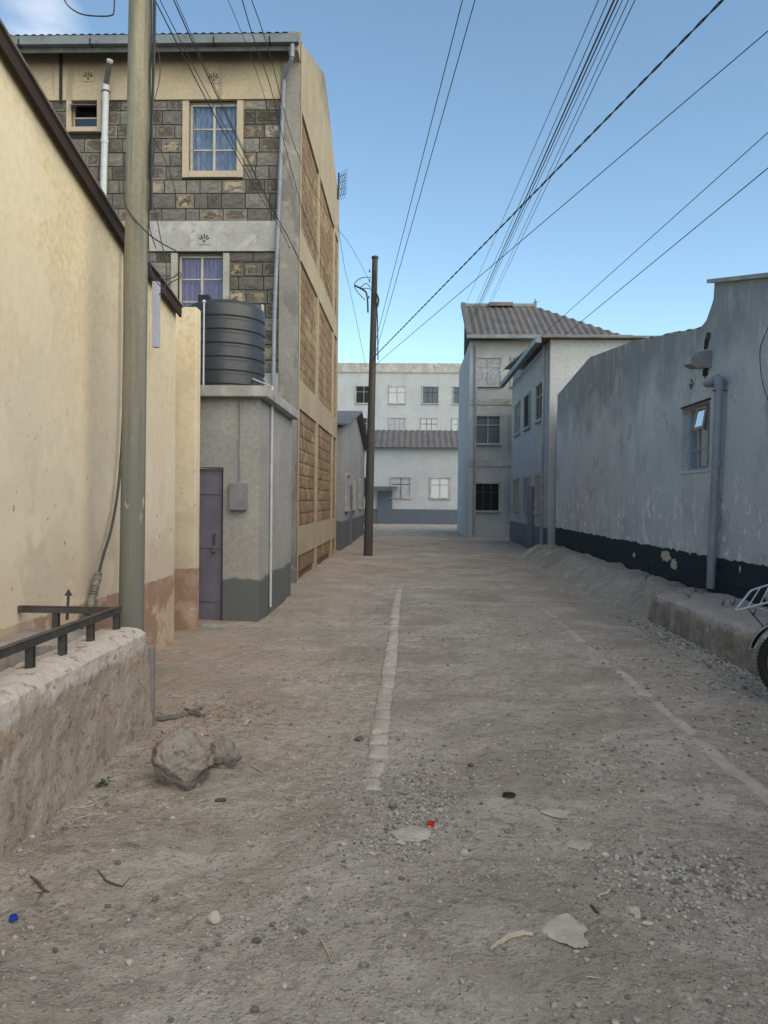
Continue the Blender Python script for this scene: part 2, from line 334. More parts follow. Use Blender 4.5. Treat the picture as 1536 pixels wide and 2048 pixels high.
M['rwall'] = surf('blue_grey_plaster', (.53,.545,.545), (.43,.445,.455), 1.3, .93, .5, 30, .008, layers=[
    dict(k='patch', s=1.5, t=.48, w=.2, c=(.50,.485,.475), a=.7),
    dict(k='above', h=3.75, n=.5, w=.5, s=1.2, c=(.22,.235,.24), a=.85),
    dict(k='patch', s=2.2, t=.56, w=.05, c=(.60,.60,.60), a=.3, st=(2,2,.8), o=2, zlim=[('Z', 3.4, 2.6)]),
    dict(k='patch', s=1.0, t=.54, w=.12, c=(.30,.315,.33), a=.6, st=(1,1,.6), o=14),
    dict(k='patch', s=1.8, t=.62, w=.01, c=(.36,.355,.35), a=.8, o=4, relief=-.8),
    dict(k='patch', s=7, t=.60, w=.01, c=(.72,.70,.66), a=.9, st=(1,1,.5), o=7, zlim=[('Z', 1.6, 2.1)]),
    dict(k='below', h=.86, n=.03, w=.006, s=4.0, c=(.018,.028,.034), relief=.4),
    dict(k='patch', s=2.0, t=.50, w=.15, c=(.13,.14,.145), a=.75, o=31, zlim=[('Z', .80, .95), ('Y', 12.5, 10.0)]),
    dict(k='patch', s=2.6, t=.50, w=.008, c=(.42,.38,.29), a=.95, o=1, relief=-.8, zlim=[('Z', .85, .95), ('Y', 12.2, 11.6)]),
    dict(k='patch', s=16, t=.69, w=.01, c=(.7,.68,.62), a=.9, o=11, zlim=[('Z', 1.2, 1.8)])])
M['barepatch'] = surf('bare_plaster', (.50,.46,.37), (.42,.39,.31), 5, .95, .6, 50, .006)
M['duststone'] = surf('dusty_flat_stone', (.40,.375,.33), (.33,.30,.26), 8, .95, .7, 60, .008, layers=[dict(k='patch', s=9, t=.5, w=.1, c=(.46,.435,.39), a=.7)])
M['bank'] = surf('bank_concrete', (.29,.255,.215), (.20,.175,.15), 2.5, .96, .8, 35, .014, pits=.8, layers=[
    dict(k='patch', s=4, t=.55, w=.05, c=(.30,.26,.22), a=.7), dict(k='patch', s=7, t=.63, w=.02, c=(.40,.38,.34), a=.6, o=3),
    dict(k='above', h=.30, n=.03, w=.04, s=4, c=(.36,.335,.305), a=.8)])
M['lampgrey'] = surf('grey_lamp_casing', (.22,.22,.235), (.17,.17,.18), 9, .6, .2, 40, .003)
M['tank'] = surf('black_tank_plastic', (.028,.03,.032), (.04,.042,.045), 3, .42, .15, 30, .003, spec=.5)
M['chrome'] = surf('chrome_paint', (.55,.60,.66), (.45,.5,.55), 8, .28, 0, metal=.6)
M['tyre'] = surf('tyre_rubber', (.018,.018,.018), (.025,.024,.023), 20, .8, .4, 80, .002)
M['blackpaint'] = surf('black_gloss_paint', (.02,.02,.025), (.03,.03,.034), 8, .2, 0, spec=.6)
M['redpaint'] = surf('red_gloss_paint', (.35,.02,.02), (.3,.02,.02), 8, .25, 0, spec=.6)
M['seat'] = surf('black_vinyl', (.025,.025,.027), (.035,.033,.033), 14, .55, .3, 60, .003)
M['amber'] = surf('amber_lens', (.7,.45,.2), (.75,.55,.3), 9, .3, 0)
M['metal'] = surf('dull_metal', (.22,.22,.22), (.17,.17,.165), 9, .45, .2, 40, .002, metal=.7)
M['redcap'] = surf('red_plastic', (.50,.03,.02), (.42,.025,.02), 9, .4, 0)
M['bluecap'] = surf('blue_plastic', (.02,.06,.35), (.02,.05,.3), 9, .4, 0)
M['blackrub'] = surf('black_rubber', (.018,.018,.02), None, 9, .5, 0)
M['drywood'] = surf('bleached_stick', (.42,.38,.31), (.33,.29,.23), 12, .9, .5, 60, .004, stretch=(1,1,1))
M['darkwood'] = surf('dark_twig', (.06,.05,.045), (.1,.085,.07), 12, .9, .5, 60, .004)
M['rope'] = surf('old_hose', (.11,.105,.10), (.15,.14,.13), 12, .85, .4, 60, .004)
M['leaf'] = surf('weed_leaf', (.05,.10,.035), (.07,.12,.05), 12, .7, .2, 40, .003)
M['farwall'] = surf('far_pale_wall', (.40,.42,.43), (.35,.365,.375), .8, .92, .3, 10, .01, layers=[
    dict(k='patch', s=1.0, t=.55, w=.1, c=(.30,.31,.31), a=.5, st=(1,1,.3))])
M['farwall2'] = surf('far_grey_wall', (.33,.335,.335), (.27,.275,.28), .8, .92, .3, 10, .01, layers=[
    dict(k='below', h=.9, n=.05, w=.02, s=2, c=(.09,.10,.11), a=.9)])
M['storewall'] = surf('store_plaster', (.34,.335,.315), (.28,.275,.26), 1.2, .93, .4, 20, .01, layers=[
    dict(k='patch', s=1.6, t=.56, w=.05, c=(.24,.235,.22), a=.7, st=(1,1,.5)), dict(k='below', h=.55, n=.05, w=.02, s=2, c=(.10,.11,.11), a=.9)])
M['door'] = surf('purple_grey_metal_door', (.17,.16,.20), (.13,.125,.16), 4, .6, .2, 30, .003, layers=[
    dict(k='patch', s=9, t=.66, w=.03, c=(.18,.09,.05), a=.7)])
M['farshut'] = surf('far_shutter', (.10,.12,.15), (.08,.10,.12), 4, .6, .2, 30, .003)
M['blueboard'] = surf('pale_blue_board', (.42,.44,.50), (.36,.38,.44), 4, .7, .2, 30, .003)

fbm = lambda x, y, z, s: noise.fractal(Vector((x*s, y*s, z*s)), 1.0, 2.0, 4)
# ------------------------------------------------------------------ ground
def ground_h(x, y):
    h = .035*fbm(x, y, 0, .5) + .012*fbm(x, y, 5, 2.1) + .006*fbm(x, y, 9, 8)
    m_ = max(0, noise.noise(Vector((x*.8, y*.8, 31)))); h += m_*.016*noise.noise(Vector((x*17, y*17, 2)))
    # two shallow wheel hollows either side of the middle
    h -= .02*math.exp(-((x+.75)/.35)**2) * (1 if y < 30 else 0)
    h += .05*max(0, min(1, (-x-1.2)/.6)) * max(0, 1-abs(y-4.6)/1.6)     # dirt piled by the low wall end
    return h
def axis(segs):
    out = [segs[0][0]]
    for a, b, st in segs:
        n = max(1, round((b-a)/st)); out += [a + (b-a)*(i+1)/n for i in range(n)]
    return out
xs = axis([(-400,-100,60),(-100,-20,16),(-20,-5,1.2),(-5,-2.3,.3),(-2.3,3.6,.03),(3.6,5,.2),(5,20,1.5),(20,100,16),(100,400,60)])
ys = axis([(-60,-4,4),(-4,1.8,.25),(1.8,7.5,.03),(7.5,14,.07),(14,26,.3),(26,60,1.2),(60,200,14),(200,900,100)])
gv = []; 
for y in ys:
    for x in xs:
        z = ground_h(x, y)
        if abs(x) > 6 or y > 30 or y < 0: z = .02*fbm(x, y, 0, .2)
        gv.append((x, y, z))
nx = len(xs)
g = MB(); g.add(gv, [(j*nx+i, j*nx+i+1, (j+1)*nx+i+1, (j+1)*nx+i) for j in range(len(ys)-1) for i in range(nx-1)])
tag(build('ground', g, M['ground'], smooth=True), 'dusty unpaved street of pale brown earth', None, None, 'structure')

# ------------------------------------------------------------------ rocks and pebbles
def rock_mesh(r, seed, sub=2, rough=.35, flat=(1,1,1), facets=6, dmin=.62, dmax=.85):
    bm = bmesh.new(); bmesh.ops.create_icosphere(bm, subdivisions=sub, radius=1)
    rnd = random.Random(seed); planes = [(Vector((rnd.uniform(-1,1), rnd.uniform(-1,1), rnd.uniform(-.6,1))).normalized(), rnd.uniform(dmin,dmax)) for _ in range(facets)]
    for v in bm.verts:
        p = v.co.copy()
        for nrm, d in planes:
            e = p.dot(nrm) - d
            if e > 0: p -= nrm*e*.92
        q = p*1.7 + Vector((seed*3.1, 0, 0))
        p *= 1 + rough*noise.fractal(q, 1.0, 2.0, 4) + rough*.18*noise.noise(q*5)
        v.co = Vector((p.x*flat[0], p.y*flat[1], p.z*flat[2]))*r
    bm.verts.index_update(); m = MB(); m.add([v.co for v in bm.verts], [[v.index for v in f.verts] for f in bm.faces]); bm.free(); return m
def stone(name, px, py, wpx, hr, label, cat, mat, seed, sub=3, rough=.3, flat=(1,.8,.6), sink=.25, facets=7, group=None, rz=0, dmin=.62, dmax=.85):
    p = onZ(px, py); r = wpx/FPX*p.y/2
    m = rock_mesh(r, seed, sub, rough, flat, facets, dmin, dmax); c = Vector((p.x, p.y, ground_h(p.x, p.y) + r*flat[2]*(1-2*sink)))
    m.xform(Matrix.Translation(c) @ Matrix.Rotation(rz, 4, 'Z'))
    e = build(name, m, mat, None, True)
    me = e.data; base = Vector((c.x, c.y, ground_h(c.x, c.y)))
    for v in me.vertices: v.co -= base
    e.location = base
    return tag(e, label, cat, group)

protos = [rock_mesh(1, s, 1, .25, (1, random.uniform(.6,1), random.uniform(.4,.75)), 5) for s in range(10)]
def scatter(m, n, region, size, sink=.3):
    k = 0
    while k < n:
        x, y, ok = region()
        if not ok: continue
        r = size(); p = random.choice(protos)
        T = Matrix.Translation((x, y, ground_h(x, y) + r*.5*(1-2*sink))) @ Matrix.Rotation(random.uniform(0, 6.3), 4, 'Z') @ Matrix.Scale(r, 4)
        m.add([T @ Vector(v) for v in p.v], p.f); k += 1
gm = MB()
lg = lambda a, b: math.exp(random.uniform(math.log(a), math.log(b)))
def reg_all():
    y = 2.0 + 10*random.random()**1.7; x = random.uniform(-1.75, 3.2)
    return x, y, noise.noise(Vector((x*1.3, y*1.3, 3))) > -.25 - random.random()*.5
scatter(gm, 15000, reg_all, lambda: min(.018, random.paretovariate(1.9)*.0028))
def blob(px, py, sx, sy):
    c = onZ(px, py); return lambda: (c.x + random.gauss(0, sx), c.y + random.gauss(0, sy), True)
scatter(gm, 1300, blob(830, 1600, .17, .5), lambda: lg(.004, .015))
scatter(gm, 700, blob(1360, 1780, .22, .24), lambda: lg(.005, .016))
scatter(gm, 120, blob(1380, 1745, .14, .10), lambda: lg(.009, .019))
scatter(gm, 800, blob(700, 1580, .2, .5), lambda: lg(.004, .011))
scatter(gm, 200, blob(800, 1690, .1, .1), lambda: lg(.004, .013))
scatter(gm, 120, blob(560, 1860, .2, .05), lambda: lg(.004, .013))
scatter(gm, 400, blob(1200, 1540, .3, .35), lambda: lg(.005, .016))
def bankfoot():
    y = random.uniform(6.6, 10.8); return 3.3 - abs(random.gauss(0, .22)), y, True
scatter(gm, 1300, bankfoot, lambda: lg(.008, .032))
def rightside():
    y = random.uniform(4.6, 8.5); return random.uniform(1.9, 3.3), y, noise.noise(Vector((y*1.4, 2, 8))) > -.3
scatter(gm, 900, rightside, lambda: lg(.006, .022))
tag(build('gravel', gm, M['gravel'], None, False), 'loose grey gravel scattered over the earth street', None, None, 'stuff')
# dry litter beside the low wall end
lm = MB()
for i in range(1500):
    if i < 800: x, y = random.gauss(-1.45, .28), random.gauss(5.6, .28)
    elif i < 1050: x, y = -1.66 + abs(random.gauss(0, .12)), random.uniform(3.0, 5.1)
    else: x, y = random.uniform(-1.6, 2.6), random.uniform(2.1, 7)
    if x < -1.7 and y < 5.25: continue
    l = lg(.010, .045) if i < 1050 else lg(.006, .026); wd = l*random.uniform(.12, .4); z = ground_h(x, y) + random.uniform(.002, .012)
    T = Matrix.Translation((x, y, z)) @ Matrix.Rotation(random.uniform(0, 6.3), 4, 'Z') @ Matrix.Rotation(random.gauss(0, .25), 4, 'Y')
    c = random.uniform(-.3, .3)*l
    lm.add([T @ Vector(v) for v in [(-l/2, -wd/3, 0), (0, -wd/2, c*.4), (l/2, 0, 0), (0, wd/2, c*.4+.002), (-l/2, wd/3, .003), (0, 0, c*.4+.005)]],
           [(0,1,5), (1,2,5), (2,3,5), (3,4,5), (4,0,5)])
tag(build('dry_litter', lm, M['litter']), 'dry leaves, chips and straw lying on the earth', None, None, 'stuff')

stone('boulder', 364, 1568, 122, 1, 'large rough grey boulder resting on the dirt beside the low wall', 'boulder', M['rock'], 29, 6, .16, (1.04,.85,.98), .14, 16, dmin=.74, dmax=.92)
stone('boulder', 446, 1530, 72, 1, 'smaller grey rock leaning behind the right side of the large boulder', 'boulder', M['rock'], 12, 5, .14, (.95,.7,.95), .12, 12, dmin=.72, dmax=.9)
stone('stone', 366, 1492, 17, 1, 'small reddish brown lump just behind the top of the large boulder', 'stone', surf('red_brown_stone', (.14,.07,.05), None, 9), 8, 2, sink=-.3)
stone('stone', 427, 1840, 36, 1, 'pale angular stone lying alone left of centre in the foreground', 'stone', M['palestone'], 31, 3, .07, (1,.8,.75), .15, dmin=.5, dmax=.72, facets=11)
stone('stone', 930, 1716, 22, 1, 'rounded pale pebble lower right of the red bottle cap', 'stone', M['palestone'], 33, 2, .2, (1,.8,.7), .2)
stone('stone', 786, 1616, 20, 1, 'brown cube-like stone on the gravel below the kerb end', 'stone', M['rock'], 34, 2, .2, (1,.9,.95), .1)
stone('stone', 801, 1694, 24, 1, 'round light stone at the foot of the half-buried concrete lump', 'stone', M['palestone'], 35, 2, .2, (1,.7,.55), .2)
stone('flat_stone', 822, 1675, 80, 1, 'broad dusty concrete lump half buried beside the red cap', 'stone', M['kerb'], 36, 4, .22, (1,.8,.16), .25)
stone('flat_stone', 1122, 1876, 96, 1, 'big pale triangular flat stone buried flush in the foreground earth', 'stone', M['duststone'], 44, 5, .28, (.95,1.25,.10), .3, 10)
stone('flat_stone', 1266, 1832, 40, 1, 'small pale pointed stone embedded at the edge of the gravel patch', 'stone', M['duststone'], 38, 3, .2, (.8,1,.25), .25)
stone('flat_stone', 1112, 1626, 62, 1, 'dusty buried stone hump right of the black rubber ring', 'stone', M['duststone'], 39, 4, .3, (1,.8,.12), .32)
stone('flat_stone', 1160, 1694, 60, 1, 'low buried stone hump midway down the right of the street', 'stone', M['kerb'], 40, 3, .2, (1,.7,.1), .25)
stone('stone', 1296, 1860, 26, 1, 'smooth white oval pebble below the gravel patch', 'stone', M['palestone'], 41, 2, .12, (1,.5,.4), .2)
stone('stone', 1153, 1920, 16, 1, 'little white stone in front of the big triangular flat stone', 'stone', M['palestone'], 42, 2, .12, (1,.8,.5), .2)
stone('stone', 514, 1880, 22, 1, 'dark blue-grey stone right of the pale angular stone', 'stone', M['darkstone'], 43, 2, .2, (1,.7,.5), .2)
stone('stone', 941, 1532, 14, 1, 'small black stone on bare earth above the rubber ring', 'stone', M['darkstone'], 45, 2, .2, (1,.8,.8), .2)
stone('stone', 1210, 1718, 18, 1, 'grey-green stone beside a pale hump on the right', 'stone', M['palestone'], 46, 2, .2, (1,.6,.6), .2)
stone('stone', 728, 1945, 22, 1, 'brown stone pair half sunk at the bottom centre', 'stone', M['rock'], 47, 2, .2, (1,.8,.6), .3)
stone('stone', 718, 1477, 20, 1, 'dark flattened stone left of the raised kerb', 'stone', M['darkstone'], 48, 2, .2, (1,.8,.55), .2)
# caps and rings
def cap(px, py, r, h, mat, name, label, tilt):
    p = onZ(px, py); p.z = ground_h(p.x, p.y) + .004
    m = MB(); n = 24; prof = [(r*.98, 0), (r, h*.15), (r, h), (r*.85, h), (r*.83, h*.3), (r*.1, h*.25)]
    m.lathe(prof, (0,0,0), n); m.lathe([(r*1.22, 0), (r*1.22, h*.18), (r, h*.2), (r, 0)], (0,0,0), n)
    m.xform(Matrix.Translation(p) @ Matrix.Rotation(tilt, 4, 'X')); return build(name, m, mat, None, True, dict(label=label, cat='bottle cap'))
cap(862, 1656, .017, .014, M['redcap'], 'bottle_cap', 'red plastic bottle cap lying open on the dirt', .1)
cap(27, 1843, .014, .014, M['bluecap'], 'bottle_cap', 'blue plastic bottle cap near the low wall in the corner', .08)
p = onZ(1018, 1592); m = MB(); rr = .026
m.tube([(p.x + rr*math.cos(t)*1.1, p.y + rr*math.sin(t)*.8, ground_h(p.x, p.y)+.014) for t in [i*math.pi/10 for i in range(21)]], .008, 8)
build('rubber_ring', m, M['blackrub'], None, True, dict(label='small black rubber ring lying on the street', cat='rubber ring'))
# sticks and twigs
def twig(pts, r, mat, name, label, cat='twig', lift=.006, extra=None):
    P = []
    for i, (a, b) in enumerate(pts):
        q = onZ(a, b); q.z = ground_h(q.x, q.y) + lift; P.append(q)
    # smooth resample
    Q = []
    for i in range(len(P)-1):
        for k in range(4):
            t = k/4; q = P[i].lerp(P[i+1], t) + Vector((random.gauss(0, r*.25), random.gauss(0, r*.25), 0)); Q.append(q)
    Q.append(P[-1]); n = len(Q); rs = [r*(.45 + .8*math.sin(math.pi*(i+1)/(n+1))) for i in range(n)]
    m = MB().tube(Q, rs, 7)
    for e in (extra or []):
        E = []
        for a, b in e: q = onZ(a, b); q.z = ground_h(q.x, q.y) + lift*1.5; E.append(q)
        m.tube(E, [r*.6]*(len(E)-1)+[r*.2], 6)
    return build(name, m, mat, None, True, dict(label=label, cat=cat))
twig([(980,1918),(1000,1905),(1022,1893),(1045,1886),(1066,1890)], .009, M['drywood'], 'stick', 'bleached bent stick left of the big triangular flat stone', 'stick', .009)
twig([(58,1758),(75,1772),(88,1784),(98,1788)], .005, M['darkwood'], 'twig', 'dark broken twig near the foot of the low wall', extra=[[(88,1784),(72,1812)], [(75,1772),(62,1776)]])
twig([(195,1750),(210,1764),(228,1770),(245,1775)], .004, M['darkwood'], 'twig', 'forked thin dark twig right of the broken twig', extra=[[(228,1768),(200,1773)], [(245,1775),(262,1762)]])
twig([(640,1890),(652,1912),(664,1936)], .0025, M['drywood'], 'twig', 'thin straight straw twig at bottom centre')
twig([(1183,1820),(1190,1828),(1197,1838)], .005, M['darkwood'], 'twig', 'short dark twig at the left edge of the gravel patch')
twig([(1195,1800),(1214,1796),(1222,1786)], .004, M['drywood'], 'twig', 'pale hooked twig above the short dark twig')
twig([(497,1522),(508,1528),(522,1536)], .006, M['drywood'], 'twig', 'short pale twig right of the two boulders')
twig([(137,1668),(150,1650),(170,1638),(190,1632)], .004, M['drywood'], 'twig', 'curved pale twig at the foot of the low wall', extra=[[(170,1638),(200,1636)]])
twig([(1170,1972),(1184,1973),(1196,1973)], .0025, M['drywood'], 'twig', 'tiny pale straw near the lower right')
twig([(428,1602),(440,1602),(452,1601)], .009, M['darkwood'], 'pine_cone_husk', 'dark ribbed husk lying below the boulders', 'husk', .008)
# flat scrap of wood
p = onZ(493, 1446); z = ground_h(p.x, p.y)
build('wood_chip', MB().bev(p.x-.014, p.x+.014, p.y-.06, p.y+.06, z, z+.012, .003), M['drywood'], None, False, dict(label='pale flat wood chip standing out behind the boulders', cat='wood chip'))
twig([(286,1450),(320,1448),(350,1442),(378,1432),(405,1420)], .017, M['rope'], 'hose', 'dark old hose lying on the litter past the low wall end', 'hose', .015, extra=[[(378,1434),(400,1440),(420,1436)], [(370,1424),(396,1434),(412,1444)]])
# weed
p = onZ(208, 1583); m = MB()
for i in range(26):
    a = random.uniform(0, 6.3); l = random.uniform(.02, .055); e = random.uniform(.2, 1.2); b = Vector((p.x+random.gauss(0,.014), p.y+random.gauss(0,.014), ground_h(p.x,p.y)+random.uniform(0,.03)))
    d = Vector((math.cos(a)*math.cos(e), math.sin(a)*math.cos(e), math.sin(e))); sde = d.cross(Vector((0,0,1))).normalized()*l*.2
    m.add([b, b+d*l*.5+sde, b+d*l-Vector((0,0,l*.25)), b+d*l*.5-sde], [(0,1,2,3)])
build('weed', m, M['leaf'], None, False, dict(label='small green weed growing at the foot of the low wall', cat='weed'))

# ------------------------------------------------------------------ kerbs
def kerb_run(name, label, x_at, w, y0, y1, hh, lens, buried):
    r = empty(name, (x_at(y0), y0, 0), label, 'kerb'); y = y0
    k = 0
    while y < y1:
        l = random.uniform(*lens); x = x_at(y + l/2); h = hh(y)
        m = MB(); rs = random.Random(k+len(name)*7); nu, nv = 7, 5
        jx = rs.uniform(-.009, .009); x0, x1, ya, yb = x-w/2+jx-rs.uniform(0,.008), x+w/2+jx-rs.uniform(0,.014), y+.011, y+l-.011-rs.uniform(0,.014); tl_ = rs.uniform(-.008,.008)
        def top(u, v):
            ex = min(u, 1-u, ) ; ey = min(v, 1-v); xx = x0+(x1-x0)*u; yy = ya+(yb-ya)*v
            xx += (.014*fbm(xx*.3, yy, k, 16)*.45 if u in (0, 1) else .004*fbm(xx, yy, k, 12)); yy += .02*noise.noise(Vector((xx*14, k*3.3, 0)))*(1 if ey == 0 else 0)
            z = ground_h(xx, yy) + h - (.02 if ex == 0 or ey == 0 else (.006 if ex < .2 or ey < .15 else 0)) + .005*fbm(xx, yy, 3, 18) + tl_*(u-.5) - (.010 + .012*fbm(xx, yy, 7, 7) if buried or y < 4.62 else 0) - max(0, noise.noise(Vector((xx*22, yy*22, k))))*.012
            return (xx, yy, z)
        n0 = len(m.v); m.grid(top, 6, 8)
        # skirt down into the ground
        nv1 = 9; bd = [i*nv1 for i in range(7)] + [6*nv1+j for j in range(1, 9)] + [i*nv1+8 for i in range(5, -1, -1)] + [j for j in range(7, 0, -1)]
        base = len(m.v); m.v += [(m.v[i][0], m.v[i][1], m.v[i][2]-.12) for i in bd]; nb = len(bd)
        m.f += [(bd[i], bd[(i+1) % nb], base+(i+1) % nb, base+i) for i in range(nb)]
        if y < 15: build('kerb_stone', m, M['kerb'], r, True)
        y += l; k += 1
    return r
xk0, xk1 = onZ(766, 1440), onZ(752, 1570)
kx = lambda y: xk0.x + (xk1.x-xk0.x)*(y-xk0.y)/(xk1.y-xk0.y) if y < 6 else xk0.x + .008*math.sin(y)
kerb_run('kerb', 'narrow line of worn kerb stones running up the middle of the street', kx, .125, 4.2, 14, lambda y: .020 if y < 4.62 else .034, (.17, .32), 0)
q0, q1 = onZ(1290, 1388), onZ(1520, 1582)
qx = lambda y: q0.x + (q1.x-q0.x)*(y-q0.y)/(q1.y-q0.y)
kerb_run('kerb', 'flush concrete edging strip slanting across the right of the street', qx, .125, 3.9, 11, lambda y: .021 + .003*math.sin(y*2.3), (.7, 1.4), 1)

# ------------------------------------------------------------------ low wall with rail
XW, XI, HW = -1.77, -2.12, .71
bm_ = MB()
def lw(u, v):
    y = 1.0 + 4.18*u
    # section path: outer base -> outer top (rounded) -> inner top -> inner base
    path = [(XW+.03, -.1), (XW+.02, .2), (XW+.005, .45), (XW, .60), (XW-.02, .675), (XW-.08, HW), (XW-.2, HW+.008), (XI+.05, HW), (XI, .66), (XI, .3), (XI, -.1)]
    t = v*(len(path)-1); i = min(int(t), len(path)-2); f = t-i
    x = path[i][0]*(1-f)+path[i+1][0]*f; z = path[i][1]*(1-f)+path[i+1][1]*f
    d = .014*fbm(x, y, z, 1.8) + .006*fbm(x, y, z, 8) + .004*fbm(x, y, z, 26) - .006*max(0, noise.noise(Vector((x*30, y*30, z*30)))-.25)*4
    out = (1, 0) if v < .42 else ((0, 1) if v < .75 else (-1, 0))
    zz = z + d*out[1]*(1.0)
    if z < .15: d *= 1.0
    if v > .93 or v < .03: d *= .3
    return (x + d*out[0], y, zz)
bm_.grid(lw, 190, 60)
n = 61; bm_.f.append(tuple(range(190*n, 191*n))); bm_.f.append(tuple(range(n-1, -1, -1)))
lowwall = empty('low_wall', (XW, 3, 0), 'low rough plastered concrete wall in the left foreground', 'wall')
build('wall', bm_, M['lowwall'], lowwall, True)
build('end_post', MB().bev(-1.80, -1.745, 5.19, 5.25, -.05, .58, .004), M['slab'], lowwall)
fence = empty('guard_rail', (-1.95, 5.08, .7), 'low angle-iron guard rail standing on top of the low wall', 'railing')
YR = 5.08; RZ = .845
def angle(p, q, s=.042, t=.005):
    p, q = Vector(p), Vector(q); m = MB(); d = (q-p).normalized(); a = d.cross(Vector((0,0,1)))
    if a.length < .1: a = Vector((1,0,0))
    a.normalize(); b = a.cross(d)
    m.rect_tube(p + b*s/2, q + b*s/2, s, tuple(b), t); 
    m.rect_tube(p + a*(s/2-t/2) , q + a*(s/2-t/2), t, tuple(b), s-.001); return m
build('top_rail', angle((-1.95, 1.2, RZ+.008), (-1.95, YR+.02, RZ)), M['iron'], fence)
build('top_rail', angle((-2.617, YR, RZ-.004), (-1.972, YR, RZ-.004)), M['iron'], fence)
def postm(x, y):
    m = MB(); m.box(x-.02, x-.014, y-.02, y+.02, .68, RZ-.015); m.box(x-.0138, x+.02, y-.02, y-.014, .68, RZ-.015); m.box(x-.0138, x+.02, y+.010, y+.0155, .68, RZ-.015); return m
for yy in (5.07, 4.65, 4.27, 3.90, 3.50, 3.10, 2.7, 2.3, 1.9, 1.5):
    build('post', postm(-1.95, yy), M['iron'], fence)
build('post', postm(-2.37, YR+.01), M['iron'], fence)
# arrow finial
a0 = onY(134, 1234, YR); a1 = onY(137, 1178, YR); m = MB()
m.rect_tube(a0 - Vector((0,0,.02)), a1 - Vector((0,0,.04)), .018, (0,1,0), .006)
c = a1
m.add([(c.x-.028, YR-.004, c.z-.045), (c.x+.028, YR-.004, c.z-.045), (c.x, YR-.004, c.z), (c.x-.028, YR+.004, c.z-.045), (c.x+.028, YR+.004, c.z-.045), (c.x, YR+.004, c.z)], [(0,1,2),(5,4,3),(0,3,4,1),(1,4,5,2),(2,5,3,0)])
build('arrow_finial', m, M['iron'], fence)
# slab beside the rail, with a broken edge over the pit
def slabf(u, v):
    x = -2.6 + .49*u; yfront = 4.72 + .22*u + .05*fbm(x, 1, 2, 6)
    path = [(yfront+.03, .40), (yfront, .64), (yfront+.03, .675), (5.0, .69), (5.16, .69), (5.17, .4)]
    t = v*5; i = min(int(t), 4); f = t-i
    y = path[i][0]*(1-f)+path[i+1][0]*f; z = path[i][1]*(1-f)+path[i+1][1]*f
    return (x, y + .008*fbm(x, y, z, 14), z + .008*fbm(x, y, z, 9))
build('slab', MB().grid(slabf, 40, 40), M['slab'], None, True, dict(label='grey concrete slab with broken edge behind the guard rail', cat='slab'))

# ------------------------------------------------------------------ yellow building
XY = -2.62
pr = [onX(0, 98, XY), onX(125, 300, XY), onX(250, 496, XY), onX(302, 556, XY), onX(352, 622, XY)]
prof = [(p.y, p.z) for p in pr]
sl0 = (prof[1][1]-prof[0][1])/(prof[1][0]-prof[0][0])
prof = [(1.0, prof[0][1] + sl0*(1.0-prof[0][0]))] + prof
yb = empty('yellow_building', (XY, 4, 0), 'long single storey building with faded yellow plaster wall on the left', 'building')
m = MB(); m.prismX([(1.0, -.2)] + prof + [(prof[-1][0], -.2)], XY, XY-.2)
build('wall', m, M['yellow'], yb)
m = MB(); ye = prof[-1][0]; m.box(-8, XY-.2, ye-.2, ye, -.2, prof[-1][1]-.04); build('wall', m, M['yellow'], yb)
def strip(prof, dz0, dz1, x0, x1):
    pts = [(y, z+dz0) for y, z in prof] + [(y, z+dz1) for y, z in reversed(prof)]
    return MB().prismX(pts, x0, x1)
build('bargeboard', strip(prof, -.07, .03, XY+.065, XY+.04), M['verge'], yb)
build('soffit', strip(prof, -.01, .006, XY+.039, XY+.001), M['verge'], yb)
m = MB()
for i in range(len(prof)-1):
    (ya, za), (yb_, zb) = prof[i], prof[i+1]
    m.prismX([(ya, za+.035), (yb_, zb+.035), (yb_, zb+.055), (ya, za+.055)], XY+.085, -8)
build('roof_sheet', m, M['vergetop'], yb)
# white board behind the pole and small parapet
q = onX(306, 640, -2.4)
build('signboard', MB().bev(-2.50, -2.44, 7.35, 7.42, 3.05, 3.68, .004), M['blueboard'], None, False, dict(label='narrow pale blue board on the yellow wall right of the pole', cat='board'))
# cable clipped to the wall
def cablepts(pts, fn, sub=6):
    P = [fn(*p) for p in pts]; Q = []
    for i in range(len(P)-1):
        p0, p1, p2, p3 = P[max(i-1,0)], P[i], P[i+1], P[min(i+2, len(P)-1)]
        for k in range(sub):
            t = k/sub; Q.append(.5*((2*p1) + (p2-p0)*t + (2*p0-5*p1+4*p2-p3)*t*t + (3*p1-p0-3*p2+p3)*t**3))
    Q.append(P[-1]); return Q
wc = empty('wall_cable', onX(250, 520, -2.5), 'thick cable hanging down the yellow wall with a cloth-wrapped lower end', 'cable')
cp = cablepts([(250,500),(249,640),(248,760),(244,880),(236,980),(222,1060),(207,1110),(197,1150)], lambda a, b: onX(a, b, -2.57))
build('cable', MB().tube(cp, .0125, 8), M['iron'], wc, True)
cp = cablepts([(197,1146),(190,1175),(184,1200),(176,1230)], lambda a, b: onX(a, b, -2.555), 14)
build('cloth_wrap', MB().tube(cp, [.021+.011*abs(math.sin(i*1.1))+random.uniform(0,.006) for i in range(len(cp))], 9), M['wrap'], wc, True)
cp = cablepts([(176,1226),(170,1240),(163,1256)], lambda a, b: onX(a, b, -2.54), 4)
build('cable', MB().tube(cp, .015, 8), M['blackrub'], wc, True)

